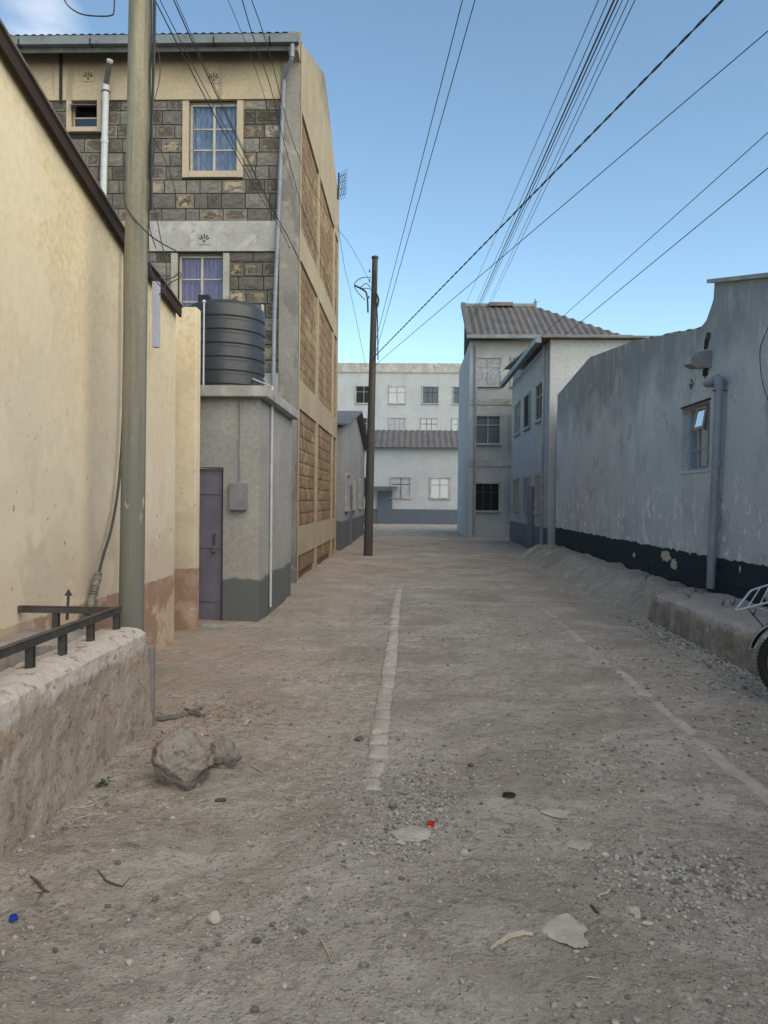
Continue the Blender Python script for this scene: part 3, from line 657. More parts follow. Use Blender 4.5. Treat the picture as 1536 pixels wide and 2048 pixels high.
# ------------------------------------------------------------------ near utility pole and its cables
PY = 6.2
pb, pt = onY(262, 1270, PY), onY(280, 0, PY)
dirp = (pt-pb).normalized(); b0 = pb - dirp*(pb.z+.2)/dirp.z; t0 = pb + dirp*(8.6-pb.z)/dirp.z
pole = empty('utility_pole', (b0.x, b0.y, 0), 'tall greenish wooden utility pole behind the low wall end', 'utility pole')
Q = [b0.lerp(t0, i/40) for i in range(41)]
def polemesh():
    m = MB(); N = 28
    for i, c in enumerate(Q):
        r = .102 - .024*i/40
        for k in range(N):
            th = 6.2832*k/N; rr = r*(1+.02*noise.noise(Vector((math.cos(th)*2.5, math.sin(th)*2.5, c.z*.5))) + .012*noise.noise(Vector((k*2.1, 0, c.z*.3))))
            m.v.append((c.x+rr*math.cos(th), c.y+rr*math.sin(th), c.z))
    m.f += [(i*N+k, i*N+(k+1) % N, (i+1)*N+(k+1) % N, (i+1)*N+k) for i in range(40) for k in range(N)]
    m.f.append(tuple(range(40*N, 41*N))); return m
build('pole_shaft', polemesh(), M['pole'], pole, True)
build('pole_cap', MB().lathe([(.088,0),(.09,.03),(.05,.05)], t0, 24), M['zinc'], pole)
m = MB(); 
for hz in (7.9, 7.6): m.rect_tube((t0.x-.45, t0.y-.12, hz), (t0.x+.45, t0.y-.12, hz), .07)
build('crossarm', m, M['farpole'], pole)
def pc(name, pts, Y, r, label, mat='cable', cat='cable', group=None, sub=6):
    Yf = Y if callable(Y) else (lambda i: Y)
    cnt = [0]
    def fn(a, b, yy=None):
        d = yy if yy is not None else Yf(0); return onY(a, b, d)
    return build(name, MB().tube(cablepts(pts, fn, sub), r, 6), M[mat], None, True, dict(label=label, cat=cat, group=group))
# bundle running down the right of the pole
for k, off in enumerate((0, 5, 9)):
    pts = [(302+off, -30), (303+off*.8, 60), (300+off*.6+3*math.sin(k), 140), (301+off*.5, 230), (300+off*.4, 330), (300+off*.5, 420)]
    pc('pole_cable', pts, PY-.02-.02*k, .007, 'black cable strapped straight down the right side of the near pole, %s of three' % ('leftmost','middle','rightmost')[k], group='cables bundled on the near pole')
pc('pole_cable', [(306,60),(318,110),(320,150),(312,190),(302,215)], PY, .0035, 'thin black cable bowing out from the pole near the eaves')
pc('pole_cable', [(300,262),(325,310),(340,345),(355,402,6.3)], PY, .0038, 'black cable dropping from the pole to below the top window')
pc('pole_cable', [(300,300),(304,350),(300,380),(312,430),(322,480),(331,520),(333,560),(322,590)], PY, .004, 'black cable hanging right of the pole down to the loop of slack')
pc('pole_cable', [(249,322),(247,380),(252,412),(275,445),(310,478),(352,502,7.8)], PY-.1, .006, 'black cable wrapped across the front of the pole slanting to lower window')
pc('pole_cable', [(300,375),(298,440),(303,470),(312,497)], PY, .004, 'short black cable end hanging beside the pole above the band')
pc('pole_cable', [(297,420),(298,500),(305,550),(327,580),(330,592)], PY, .004, 'black cable hanging at the pole edge above the small roof')
pc('pole_cable', [(318,558),(345,556),(360,545),(360,556),(340,566),(318,590)], PY, .004, 'loop of slack black cable left of the lower window')
pc('sky_cable', [(120,-20),(135,10),(160,27),(190,32),(222,31),(228,20),(229,-20)], PY-.2, .0055, 'slack loop of cable hanging at the top left above the eaves', 'cable')
# small coil clump
cc = onY(303, 315, PY-.03); m = MB()
for k in range(4):
    m.tube([(cc.x + .03*math.sin(t*1.0+k)*.6 , cc.y + .02*math.cos(t+k), cc.z + .16*math.cos(t)) for t in [i*.35 for i in range(19)]], .0045, 5)
build('cable_tangle', m, M['cable'], None, True, dict(label='tangled knot of black cable on the right of the near pole', cat='cable tangle'))

# ------------------------------------------------------------------ stone building (left, three storeys)
YF = 14.6; XC = onY(599, 400, YF).x
P_ = lambda px, py: onY(px, py, YF)
sb = empty('stone_building', (XC, YF, 0), 'tall three storey block building with grey stone front and orange stone side', 'building')
XL = -9.5; YB = 22.5
zE = P_(300, 100).z                # eaves underside
def zp(py): return onY(330, py, YF).z
ST = zp(200) - zp(503.5)           # storey height
rows_px = [200,220,248.5,276,304,331.5,359,386,417,441.5]
bandT, bandB = zp(443), zp(503)
# plaster areas of the front
def fbox(px0, py0, px1, py1, d0, d1):   # proud of YF by d0, back to d1
    a, b = P_(px0, py0), P_(px1, py1); return MB().box(min(a.x,b.x), max(a.x,b.x), YF-d0, YF+d1, min(a.z,b.z), max(a.z,b.z))
xP = P_(561, 300).x                # left edge of corner pilaster
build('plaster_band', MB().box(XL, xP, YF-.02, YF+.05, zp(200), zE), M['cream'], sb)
levels = [0, -ST, -2*ST]
for i in (0, 1, 2):
    z1, z0 = bandT - i*ST, bandB - i*ST
    if z0 > 0: build('plaster_band', MB().box(XL, xP, YF-.03, YF+.05, z0, z1), M['greyband'], sb)
build('corner_pilaster', MB().box(xP, XC, YF-.035, YF+.05, -.3, zE+.3), M['pilaster'], sb)
build('vertical_joint', MB().box(P_(120,150).x, P_(126,150).x, YF-.034, YF-.0205, zp(205), zE), M['mortar'], sb)
# window openings per storey (px ranges at top storey)
def opening(px0, py0, px1, py1): a, b = P_(px0, py0), P_(px1, py1); return [a.x, b.x, b.z, a.z]
op_top = opening(378, 203, 474, 343); op_mid = opening(355, 507, 446, 622+18)
op_small = opening(143, 202, 195, 255)
opens = [(op_top, .115, True), (op_mid, .0, False), (op_small, .09, True)]
op_low = [op_mid[0], op_mid[1], op_mid[2]-ST, op_mid[3]-ST]
# stone blocks
def block_mesh(seed):
    rnd = random.Random(seed); m = MB(); nu, nv = 5, 4
    def f(u, v):
        e = min(u, 1-u, v, 1-v); d = 0 if e < .01 else .55 + .45*noise.noise(Vector((u*3+seed*5, v*3, seed)))*1.6
        return (u-.5 + (0 if e == 0 else rnd.uniform(-.02,.02)), -d*.5 if e > .01 else .0, v-.5)
    m.grid(f, nu, nv)
    n0 = len(m.v); bd = [i*(nv+1) for i in range(nu+1)] + [nu*(nv+1)+j for j in range(1, nv+1)] + [i*(nv+1)+nv for i in range(nu-1, -1, -1)] + [j for j in range(nv-1, 0, -1)]
    m.v += [(m.v[i][0], 1.0, m.v[i][2]) for i in bd]; nb = len(bd)
    m.f += [(bd[i], n0+i, n0+(i+1) % nb, bd[(i+1) % nb]) for i in range(nb)]
    me = bpy.data.meshes.new('stone_block'); me.from_pydata(m.v, [], m.f)
    bm = bmesh.new(); bm.from_mesh(me); bmesh.ops.recalc_face_normals(bm, faces=bm.faces); bm.to_mesh(me); bm.free()
    me.materials.append(M['stonegrey']); return me, m
BM = [block_mesh(s) for s in range(8)]
zones = []   # cut-outs: x0,x1,z0,z1 including surrounds
a = P_(366, 198); b = P_(484, 352); zones.append((a.x, b.x, b.z, a.z))
a = P_(343, 500); b = P_(458, 660); zones.append((a.x, b.x, b.z, a.z)); zones.append((a.x, b.x, b.z-ST, a.z-ST))
a = P_(134, 198); b = P_(204, 265); zones.append((a.x, b.x, b.z, a.z)); zones.append((a.x, b.x, b.z-ST, a.z-ST))
blocks = []
for s in range(4):
    for ri in range(9):
        zt, zb = zp(rows_px[ri]) - s*ST, zp(rows_px[ri+1]) - s*ST
        if s > 0: zt -= .0
        if zt < .25: continue
        segs = [(XL+1.2, xP)]
        for (x0, x1, z0, z1) in zones:
            if z1 > zb+.05 and z0 < zt-.05:
                segs = [t for (a, b) in segs for t in (((a, x0), (x1, b)) if x0 > a and x1 < b else ((a, b),)) if t[1]-t[0] > .08]
        rnd = random.Random(s*20+ri)
        for (sa, sb_) in segs:
            x = sa; first = True
            while x < sb_-.03:
                wdt = rnd.choice([.26,.36,.42,.46,.48]) * (1 if not first else rnd.uniform(.5, 1)); first = False
                if x + wdt > sb_-.14: wdt = sb_-x
                blocks.append((x, x+wdt, zb, zt, s)); x += wdt
blocks = [b for b in blocks if b[2] > .05]
vis = [b for b in blocks if (b[4] == 0 and b[1] > P_(85,300).x) or (b[4] == 1 and b[1] > P_(290,500).x) or (b[4] >= 2 and b[1] > P_(500,800).x)]
vis = vis[:290]; vs_ = set(vis)
rest = MB(); rndb = random.Random(3)
for (x0, x1, z0, z1, s) in blocks:
    me, mm = rndb.choice(BM); g_ = .017; cx, cz = (x0+x1)/2, (z0+z1)/2; sx, sz = x1-x0-g_, z1-z0-g_; sy = rndb.uniform(.03,.05)
    if (x0, x1, z0, z1, s) in vs_:
        o = bpy.data.objects.new('stone_block', me); COL.objects.link(o); o.parent = sb
        o.location = Vector((cx, YF+.02, cz)) - sb.location; o.scale = (sx, sy, sz)
    else:
        rest.add([(cx+v[0]*sx, YF+.02+v[1]*sy, cz+v[2]*sz) for v in mm.v], mm.f)
ro = build('stone_block', rest, M['stonegrey'], sb); ro['kind'] = 'stuff'
# windows
def window(parent, ax, op, plane, depth, name='window', frame_mat='frame', curtain='curtblue', mull=(.5,), rows=(.36,.66), glass='glass', cur2=None, grille=False, bar=.045):
    """ax 'Y': wall faces -Y at y=plane; ax 'X-': wall faces -X at x=plane. op=[a0,a1,z0,z1]"""
    a0, a1, z0, z1 = op
    if ax == 'Y': T = lambda a, d, z: (a, plane + d, z)
    else: T = lambda a, d, z: (plane + d, a, z)
    def bx(m, p, q, za, zb, d0, d1):
        A, B = T(p, d0, za), T(q, d1, zb); m.box(min(A[0],B[0]), max(A[0],B[0]), min(A[1],B[1]), max(A[1],B[1]), za, zb)
    W, H = a1-a0, z1-z0
    fm = MB(); bx(fm, a0, a0+bar, z0, z1, depth, depth+.04); bx(fm, a1-bar, a1, z0, z1, depth, depth+.04)
    bx(fm, a0+bar, a1-bar, z0, z0+bar, depth, depth+.04); bx(fm, a0+bar, a1-bar, z1-bar, z1, depth, depth+.04)
    wo = build(name, fm, M[frame_mat], parent)
    edges = [a0+bar] + [a0+W*t for t in mull] + [a1-bar]
    mu = MB()
    for t in mull: bx(mu, a0+W*t-bar*.5, a0+W*t+bar*.5, z0+bar, z1-bar, depth-.004, depth+.036)
    for t in rows:
        for i in range(len(edges)-1): bx(mu, edges[i]+bar*.5, edges[i+1]-bar*.5, z1-H*t-.012, z1-H*t+.012, depth+.004, depth+.03)
    build('mullion', mu, M[frame_mat], wo)
    zl = [z1-bar] + [z1-H*t for t in rows] + [z0+bar]
    for i in range(len(edges)-1):
        for j in range(len(zl)-1):
            pm = MB(); bx(pm, edges[i]+.012, edges[i+1]-.012, zl[j+1]+.012, zl[j]-.012, depth+.016, depth+.020)
            build('pane', pm, M[glass], wo)
    if curtain:
        for i in range(len(edges)-1):
            e0, e1 = edges[i]-.02, edges[i+1]+.02
            def cf(u, v):
                a = e0+(e1-e0)*u; z = z0+.02+(z1-z0-.04)*v
                return T(a, depth+(.10 if ax == 'Y' else .06)+.022*math.sin(u*26+i*2)+.012*math.sin(u*61+v*3), z)
            build('curtain', MB().grid(cf, 60, 3), M[cur2 if (cur2 and i == 0) else curtain], wo, True)
    if grille:
        gm_ = MB(); r = .006
        for i in range(len(edges)-1):
            cx = (edges[i]+edges[i+1])/2; hw = (edges[i+1]-edges[i])/2; dd = depth+.055
            for k in (-.55, -.2, .2, .55): gm_.tube([T(cx+hw*k, dd, z1-.06), T(cx+hw*k, dd, z1-H*.40)], r, 5)
            gm_.tube([T(cx, dd, z1-H*.16), T(cx, dd, z1-H*.62)], r, 5)
            gm_.tube([T(cx + .13*math.cos(t), dd, z1-H*.72+.13*math.sin(t)) for t in [q*math.pi/10 for q in range(21)]], r, 5)
            for sgn in (-1, 1): gm_.tube([T(cx+sgn*.13, dd, z1-H*.72), T(cx+sgn*hw, dd, z1-H*.72)], r, 5)
            gm_.tube([T(cx, dd, z1-H*.83), T(cx, dd, z0+.05)], r, 5)
            gm_.tube([T(cx-.05, dd, z1-H*.36), T(cx, dd, z1-H*.26), T(cx+.05, dd, z1-H*.36)], r, 5)
        build('window_grille', gm_, M['frame'], wo)
    dk = MB(); bx(dk, a0-.02, a1+.02, z0-.02, z1+.02, depth+.18, depth+.2); build('dark_room', dk, M['dark'], wo)
    return wo
def surround(op, t, mat, proud=.03, sill=True, top=False):
    x0, x1, z0, z1 = op; m = MB()
    m.box(x0-t, x0, YF-proud, YF+.14, z0-(t if sill else 0), z1); m.box(x1, x1+t, YF-proud, YF+.14, z0-(t if sill else 0), z1)
    if sill: m.box(x0, x1, YF-proud-.012, YF+.14, z0-t, z0)
    m.box(x0, x1, YF+.06, YF+.14, z1-.004, z1+.03)
    build('window_surround', m, M[mat], sb)
surround(op_top, P_(378,300).x-P_(366,300).x, 'surroundc'); surround(op_small, P_(143,230).x-P_(134,230).x, 'surroundc')
surround(op_mid, P_(355,560).x-P_(343,560).x, 'surround'); surround(op_low, .115, 'surround')

def holed(x0, x1, z0, z1, holes, fn):
    """wall panel with rectangular openings, fn(a0,a1,z0,z1) adds one cell"""
    X = sorted({x0, x1, *[h[0] for h in holes], *[h[1] for h in holes]}); Z = sorted({z0, z1, *[h[2] for h in holes], *[h[3] for h in holes]})
    for i in range(len(X)-1):
        run = None
        for j in range(len(Z)-1):
            cx, cz = (X[i]+X[i+1])/2, (Z[j]+Z[j+1])/2
            inside = any(h[0] < cx < h[1] and h[2] < cz < h[3] for h in holes)
            if inside:
                if run is not None: fn(X[i], X[i+1], run, Z[j]); run = None
            elif run is None: run = Z[j]
        if run is not None: fn(X[i], X[i+1], run, Z[-1])
op_small2 = [op_small[0], op_small[1], op_small[2]-ST, op_small[3]-ST]
surround(op_small2, .085, 'surround')
cw = MB(); holed(XL, XC-.02, -.3, zE, [op_top, op_mid, op_low, op_small, op_small2], lambda a, b, c, d: cw.box(a, b, YF+.05, YF+.40, c, d))
build('front_wall', cw, M['mortar'], sb)
build('inner_wall', MB().box(XL, XC-.4, YF+.9, YF+1.0, -.3, zE), M['dark'], sb)
window(sb, 'Y', op_top, YF, .10, curtain='curtblue')
window(sb, 'Y', op_mid, YF, .13, curtain='curtpurple', rows=(.36, .70), grille=True, cur2='curtpurple')
window(sb, 'Y', op_low, YF, .13, curtain='curtpurple', rows=(.36, .70), grille=True)
# bathroom window: louvred flap above, fixed pane below
def smallwin(op):
    x0, x1, z0, z1 = op; H = z1-z0; fm = MB()
    for a, b, c, d in ((x0, x0+.03, z0, z1), (x1-.03, x1, z0, z1), (x0+.03, x1-.03, z0, z0+.03), (x0+.03, x1-.03, z0+H*.40, z0+H*.46)):
        fm.box(a, b, YF+.08, YF+.12, c, d)
    w_ = build('window', fm, M['surroundc'], sb)
    m = MB(); m.add([(x0+.01, YF+.07, z0+H*.86), (x1-.01, YF+.07, z0+H*.86), (x1-.01, YF-.14, z0+H*.72), (x0+.01, YF-.14, z0+H*.72),
                     (x0+.01, YF+.07, z0+H*.875), (x1-.01, YF+.07, z0+H*.875), (x1-.01, YF-.14, z0+H*.735), (x0+.01, YF-.14, z0+H*.735)],
                    [(0,1,2,3),(7,6,5,4),(0,4,5,1),(1,5,6,2),(2,6,7,3),(3,7,4,0)])
    build('top_flap', m, M['lampgrey'], w_)
    build('pane', MB().box(x0+.03, x1-.03, YF+.098, YF+.102, z0+.03, z0+H*.40), M['glass'], w_)
    build('dark_room', MB().box(x0-.03, x1+.03, YF+.402, YF+.41, z0-.03, z1+.03), M['dark'], w_)
smallwin(op_small); smallwin(op_small2)
# fan-shaped air vents
def fanvent(px, py, mat, parent, ax='Y', plane=YF-.02, s=1.0, flip=False, name='air_vent'):
    if ax == 'Y': c = onY(px, py, plane); T = lambda a, d, z: (c.x+a, plane-d, c.z+z)
    else: c = onX(px, py, plane); T = lambda a, d, z: (plane-d, c.y+a, c.z+z)
    fl = -1 if flip else 1
    m = MB(); q = .11*s
    A, B = T(-q, .0, -q), T(q, .012, q); m.box(min(A[0],B[0]), max(A[0],B[0]), min(A[1],B[1]), max(A[1],B[1]), c.z-q, c.z+q)
    v = build(name, m, mat, parent); sl_ = MB()
    for ang in (-58, -30, 0, 30, 58):
        t = R(ang); d = (math.sin(t), math.cos(t)*fl); r0, r1 = .045*s, .125*s if abs(ang) < 40 else .11*s; wv = .011*s
        if abs(ang) < 5: r1 = .13*s
        n_ = (d[1], -d[0]); P4 = [(d[0]*r0+n_[0]*wv*.6, d[1]*r0+n_[1]*wv*.6), (d[0]*r0-n_[0]*wv*.6, d[1]*r0-n_[1]*wv*.6), (d[0]*r1-n_[0]*wv, d[1]*r1-n_[1]*wv), (d[0]*r1+n_[0]*wv, d[1]*r1+n_[1]*wv)]
        o_y = -.05*s*fl
        vs = [T(a, dd, z+o_y) for dd in (.0125, .0165) for a, z in P4]
        sl_.add(vs, [(0,1,2,3),(7,6,5,4),(0,4,5,1),(1,5,6,2),(2,6,7,3),(3,7,4,0)])
    sl_.tube([T(.018*s*math.cos(t), .0165, -.055*s*fl+.018*s*math.sin(t)) for t in [i*math.pi/6 for i in range(13)]], .006*s, 5)
    build('vent_slots', sl_, M['dark'], v)
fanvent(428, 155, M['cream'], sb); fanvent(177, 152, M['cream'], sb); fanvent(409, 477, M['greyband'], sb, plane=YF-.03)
# eaves: gutter in joined lengths, fascia, soffit, roof
YG = 14.08
zg1, zg0 = onY(300, 69, YG).z, onY(300, 86, YG).z
fz0 = onY(300, 103, YG+.12).z; xg = onY(597, 80, YG).x
gx = [XL-.5] + [onY(p_, 80, YG).x for p_ in (-60, 37, 180, 427, 539)] + [xg]
for i in range(len(gx)-1):
    m = MB(); a, b = gx[i]+.004, gx[i+1]-.004
    m.prismX([(YG, zg0), (YG, zg1), (YG+.012, zg1), (YG+.012, zg0+.012), (YG+.11, zg0+.012), (YG+.11, zg1), (YG+.122, zg1), (YG+.122, zg0)], a, b); build('gutter', m, M['zinc'], sb)
    if i: build('gutter_bracket', MB().prismX([(YG-.012, zg0-.01), (YG-.012, zg1-.06), (YG-.002, zg1-.06), (YG-.002, zg0-.002), (YG+.11, zg0-.002), (YG+.11, zg0-.012)], gx[i]-.012, gx[i]+.014), M['mortar'], sb)
build('fascia_board', MB().box(XL-.5, XC-.195, YG+.125, YG+.15, fz0, zg1-.01), M['fascia'], sb)
build('soffit', MB().box(XL-.5, XC-.195, YG+.151, YF+.35, zE+.001, zE+.02), M['fascia'], sb)
RY, RZ_ = 18.5, 11.78
def corr(x0, x1, ya, za, yb2, zb2, pitch=.15, amp=.012, n=None):
    nx_ = int((x1-x0)/pitch*8)
    def f(u, v):
        x = x0+(x1-x0)*u; return (x, ya+(yb2-ya)*v, za+(zb2-za)*v + amp*math.sin(2*math.pi*x/pitch))
    return MB().grid(f, nx_, 2)
build('roof_sheet', corr(XL-.5, XC-.16, YG-.01, zg1+.012, RY, RZ_-.12), M['mabati'], sb)
build('roof_sheet', corr(XL-.5, XC-.16, RY, RZ_-.12, YB+.3, zg1+.0), M['mabati'], sb)
# gable side wall with frame and stone panels
def sX(px, py): return onX(px, py, XC)
gp = [(YG+.14, zg0-.1), (YG+.14, zg1+.0), (18.35, sX(645,133).z), (18.75, sX(649,152).z), (21.4, sX(670,340).z), (YB, sX(676,398).z)]
gable = [(YG, zg0-.02), (YF-.10, zE-.25), (YF, zE-.25)]
panels = [(14.86, 17.62), (17.86, 21.2), (21.42, 22.3)]
ptop = sX(618, 272).z
bz = [(ptop, ptop)]
side = empty('x', (0,0,0), '', ''); bpy.data.objects.remove(side)
top_poly = [(YG+.14, zg0-.02)] + gp[1:] + [(YB, ptop), (YF, ptop), (YF, zE-.28), (YG+.16, zg0-.06)]
build('gable_wall', MB().prismX(top_poly, XC-.19, XC), M['creamside'], sb)
zb_hi, zb_lo = bandT-.06, bandB-.06
lv = [(ptop, zb_hi), (zb_lo, zb_hi-ST), (zb_lo-ST, zb_hi-2*ST), (zb_lo-2*ST, .15)]
m = MB(); ycols = [(YF+.002, panels[0][0]), (panels[0][1], panels[1][0]), (panels[1][1], panels[2][0]), (panels[2][1], YB)]
for a, b in ycols: m.box(XC-.18, XC+.0, a, b, -.3, ptop)
build('side_pilaster', m, M['creamside'], sb)
for k in range(3):
    for a, b in panels: build('side_band', MB().box(XC-.18, XC-.004, a, b, zb_lo-k*ST, zb_hi-k*ST), M['creamside'], sb)
m = MB(); m.box(XC-.30, XC-.09, YF+.06, YB, -.3, ptop); build('side_backing', m, M['mortarwarm'], sb)
m = MB(); rnd = random.Random(11)
for a, b in panels:
    for zt, zb in lv:
        if zt-zb < .3: continue
        nr = max(1, round((zt-zb)/.262)); hr = (zt-zb)/nr
        for r_ in range(nr):
            y = a; fst = True
            while y < b-.02:
                wd = rnd.choice([.3,.38,.44,.48]) * (rnd.uniform(.4,1) if fst else 1); fst = False
                if y+wd > b-.13: wd = b-y
                z0 = zb+r_*hr; mm = rnd.choice(BM)[1]; d = rnd.uniform(.02,.045)
                m.add([(XC-.045-v[1]*d, y+wd/2+v[0]*(wd-.014), z0+hr/2+v[2]*(hr-.014)) for v in mm.v], mm.f); y += wd
o = build('side_stone', m, M['stonewarm'], sb); o['kind'] = 'stuff'
build('back_wall', MB().box(XL, XC-.31, YB-.2, YB, -.3, zE), M['mortarwarm'], sb)
build('left_wall', MB().box(XL-.2, XL, YF, YB, -.3, zE), M['mortarwarm'], sb)
# downpipe with swan neck (fixed to the building)
def pipe(name, pts, r, mat, parent, n=14, joints=()):
    pp = []
    for i, p in enumerate(pts):       # round each corner a little
        p = Vector(p)
        if 0 < i < len(pts)-1:
            a, b = Vector(pts[i-1]), Vector(pts[i+1]); da, db = (a-p), (b-p); k = min(r*1.2, da.length*.4, db.length*.4); pa, pb_ = p+da.normalized()*k, p+db.normalized()*k
            pp += [pa, (pa+pb_)/2*.5+p*.5, pb_]
        else: pp.append(p)
    o = build(name, MB().tube(pp, r, n), mat, parent, True)
    for j, t in joints:
        a, b = Vector(pts[j]), Vector(pts[j+1]); c = a.lerp(b, t); d = (b-a).normalized()*.045
        build('pipe_collar', MB().tube([c-d, c+d], r*1.14, n), mat, o, True)
    return o
g0 = onY(585, 88, YG+.06); g1 = onY(584, 115, YG+.06); g2 = onY(568, 158, YF-.09); g3 = onY(549, 625, YF-.09)
slope_ = (g3.x-g2.x)/(g3.z-g2.z); g4 = Vector((g3.x + slope_*(.1-g3.z)*.3, YF-.09, .1))
pipe('downpipe', [g0, g1, g2, g3, g4], .038, M['pvcgrey'], sb, joints=[(0,.8),(2,.12),(2,.42),(2,.72),(2,.97),(3,.4)])
# vent stack of the bathrooms
v0, v1, v2 = onY(220, 121, YF-.40), onY(212, 172, YF-.12), onY(206, 420, YF-.12)
v3 = Vector((v2.x-.15, YF-.12, .3))
pipe('soil_pipe', [v1+Vector((0,0,.03)), v2, v3], .062, M['pvc'], sb, joints=[(0,.03),(0,.45),(1,.3),(1,.7)])
pipe('soil_pipe_outlet', [v1+Vector((0,0,.02)), v0], .052, M['fascia'], sb)
m = MB().tube([v0-(v1-v0).normalized()*.012, v0+(v1-v0).normalized()*.03], .057, 16); build('pipe_end_cap', m, M['pvc'], sb, True)
m = MB(); m.tube([v1+Vector((.075*math.cos(t), .075*math.sin(t), -.11)) for t in [i*math.pi/8 for i in range(17)]], .008, 5); build('pipe_clamp', m, M['iron'], sb)
# tv aerial on the side wall
an = empty('tv_aerial', onX(674, 385, XC+.02), 'tv aerial on a short mast fixed to the side of the stone building', 'aerial')
ab, at = onX(674, 398, XC+.12), onX(676, 345, XC+.12); ab.y = at.y = 21.8
k = 21.8/onX(674, 398, XC+.12).y
ab = onY(676, 398, 21.8); at = onY(678, 346, 21.8)
build('mast', MB().tube([ab, at], .03, 6), M['farpole'], an); m = MB()
for i, t in enumerate((.1, .35, .6, .85)):
    c = ab.lerp(at, t); e = c+Vector((.22, -.05, .06)); m.tube([c, e], .01, 5)
    for q in (.3, .6, .9): d = c.lerp(e, q); m.tube([d+Vector((-.04,0,-.15)), d+Vector((.04,0,.15))], .006, 4)
build('elements', m, M['cable'], an)

# ------------------------------------------------------------------ small store in front, with water tank
st = empty('store_shed', (-2.9, 10, 0), 'low flat-roofed plastered store in front of the stone building under the water tank', 'building')
HS = 2.9
sy0, sy1, sx0, sx1 = 9.9, 12.6, -3.9, -1.95
dA, dB = -3.12, -2.42
w1 = MB(); holed(sx0, sx1, -.2, HS, [[dA, dB, -.2, 2.0]], lambda a, b, c, d: w1.box(a, b, sy0, sy0+.18, c, d)); build('front_wall', w1, M['storewall'], st)
build('side_wall', MB().box(sx1-.18, sx1, sy0+.18, sy1, -.2, HS), M['storewall'], st)
build('side_wall', MB().box(sx0, sx0+.18, sy0+.18, sy1, -.2, HS), M['storewall'], st)
build('roof_slab', MB().bev(sx0-.12, sx1+.12, sy0-.15, sy1, HS+.001, HS+.14, .01), M['greyband'], st)
dm = MB().box(dA+.03, dB-.03, sy0+.07, sy0+.10, 0, 1.98)
for z in (.25, .95, 1.65): dm.box(dA+.05, dB-.05, sy0+.058, sy0+.0695, z, z+.05)
dr = build('door', dm, M['door'], st); build('handle', MB().tube([(dB-.12, sy0+.04, 1.0), (dB-.12, sy0+.04, 1.14)], .012, 6), M['iron'], dr)
fr = MB(); fr.box(dA, dA+.03, sy0+.05, sy0+.12, 0, 2); fr.box(dB-.03, dB, sy0+.05, sy0+.12, 0, 2); build('door_frame', fr, M['iron'], st)
# low wing between the yellow building and the store
build('low_parapet', MB().bev(-3.9, onY(402, 625, 9.4).x, 9.2, 9.4, -.2, onY(380, 622, 9.4).z, .01), M['yellow'], None, False, dict(label='low yellow parapet wall just past the end of the yellow building', cat='wall'))
tc_ = onY(452, 625, 11.2); tz = onY(450, 606, 11.2).z
tk = empty('water_tank', (tc_.x, 11.2, HS+.14), 'black plastic water tank standing on the store roof before the lower window', 'water tank')
rt = 78/FPX*11.2; hb = tz-(HS+.14)
prof_t = [(rt, 0)]
z = 0
while z < hb-.28: prof_t += [(rt, z+.10), (rt-.018, z+.12), (rt-.018, z+.15), (rt, z+.17)]; z += .19
prof_t += [(rt, hb-.16), (rt*.97, hb-.12), (rt*.8, hb-.06), (rt*.5, hb-.02), (rt*.26, hb), (rt*.25, hb+.01), (0.01, hb+.012)]
build('tank_body', MB().lathe(prof_t, (tc_.x, 11.2, HS+.14), 48), M['tank'], tk, True)
lz = onY(410, 592, 10.9); lx0, lx1 = onY(399, 600, 10.9).x, onY(421, 600, 10.9).x
build('float_valve_box', MB().bev(lx0, lx1, 10.82, 10.96, lz.z-.22, lz.z, .01), M['blackrub'], tk)
vp = onY(408, 603, 10.6); m = MB().tube([(vp.x, 10.6, HS+.1), vp], .012, 8); o = build('breather_pipe', m, M['pvc'], tk, True)
build('pipe_knob', rock_mesh(.026, 1, 2, 0, (1,1,1), 0).xform(Matrix.Translation(vp)), M['pvc'], tk, True)
bx0, bx1 = onY(488, 615, 12.4).x, onY(527, 615, 12.4).x; bz1 = onY(500, 611, 12.4).z
bd_ = empty('cistern_box', ((bx0+bx1)/2, 12.4, HS), 'dark blue framed panel behind the right side of the water tank', 'box')
build('panel', MB().box(bx0, bx1-.03, 12.38, 12.42, HS+.14, bz1), M['farshut'], bd_); build('edge', MB().box(bx1-.029, bx1, 12.36, 12.44, HS+.14, bz1+.01), M['greyband'], bd_)

# ------------------------------------------------------------------ right building
XR = 4.23
def r(px, py): p = onX(px, py, XR); return (p.y, p.z)
pts = [r(1640, 545), r(1536, 556), r(1429, 566), r(1427, 598), r(1424, 608), r(1413, 640), r(1400, 657), r(1340, 668), r(1267, 682)]
pts = sorted([(y, z) for y, z in pts])
far = pts[-1]; sl = (pts[-1][1]-pts[-3][1])/(pts[-1][0]-pts[-3][0])
near = pts[0]; nsl = (pts[2][1]-pts[0][1])/(pts[2][0]-pts[0][0])
profR = [(5.0, near[1]-nsl*(near[0]-5.0))] + pts + [(18.5, far[1]+.10*(18.5-far[0])), (22.5, far[1]+.10*(18.5-far[0])-.35)]
print('right profile', profR)
def ztop(y):
    for (a, za), (b, zb) in zip(profR, profR[1:]):
        if a <= y <= b: return za+(zb-za)*(y-a)/(b-a) if b > a else zb
    return profR[-1][1]
rb = empty('grey_building', (XR, 12, 0), 'single storey building with blue-grey peeling plaster wall on the right', 'building')
wl, wr = onX(1364, 880, XR).y, onX(1419, 880, XR).y; wz1, wz0 = onX(1390, 810, XR).z, onX(1390, 940, XR).z
w2l, w2r = 8.2, onX(1533, 880, XR).y; 
wins = [(w2l, w2r, wz0, wz1), (wr, wl, wz0, wz1)]
TH = .24
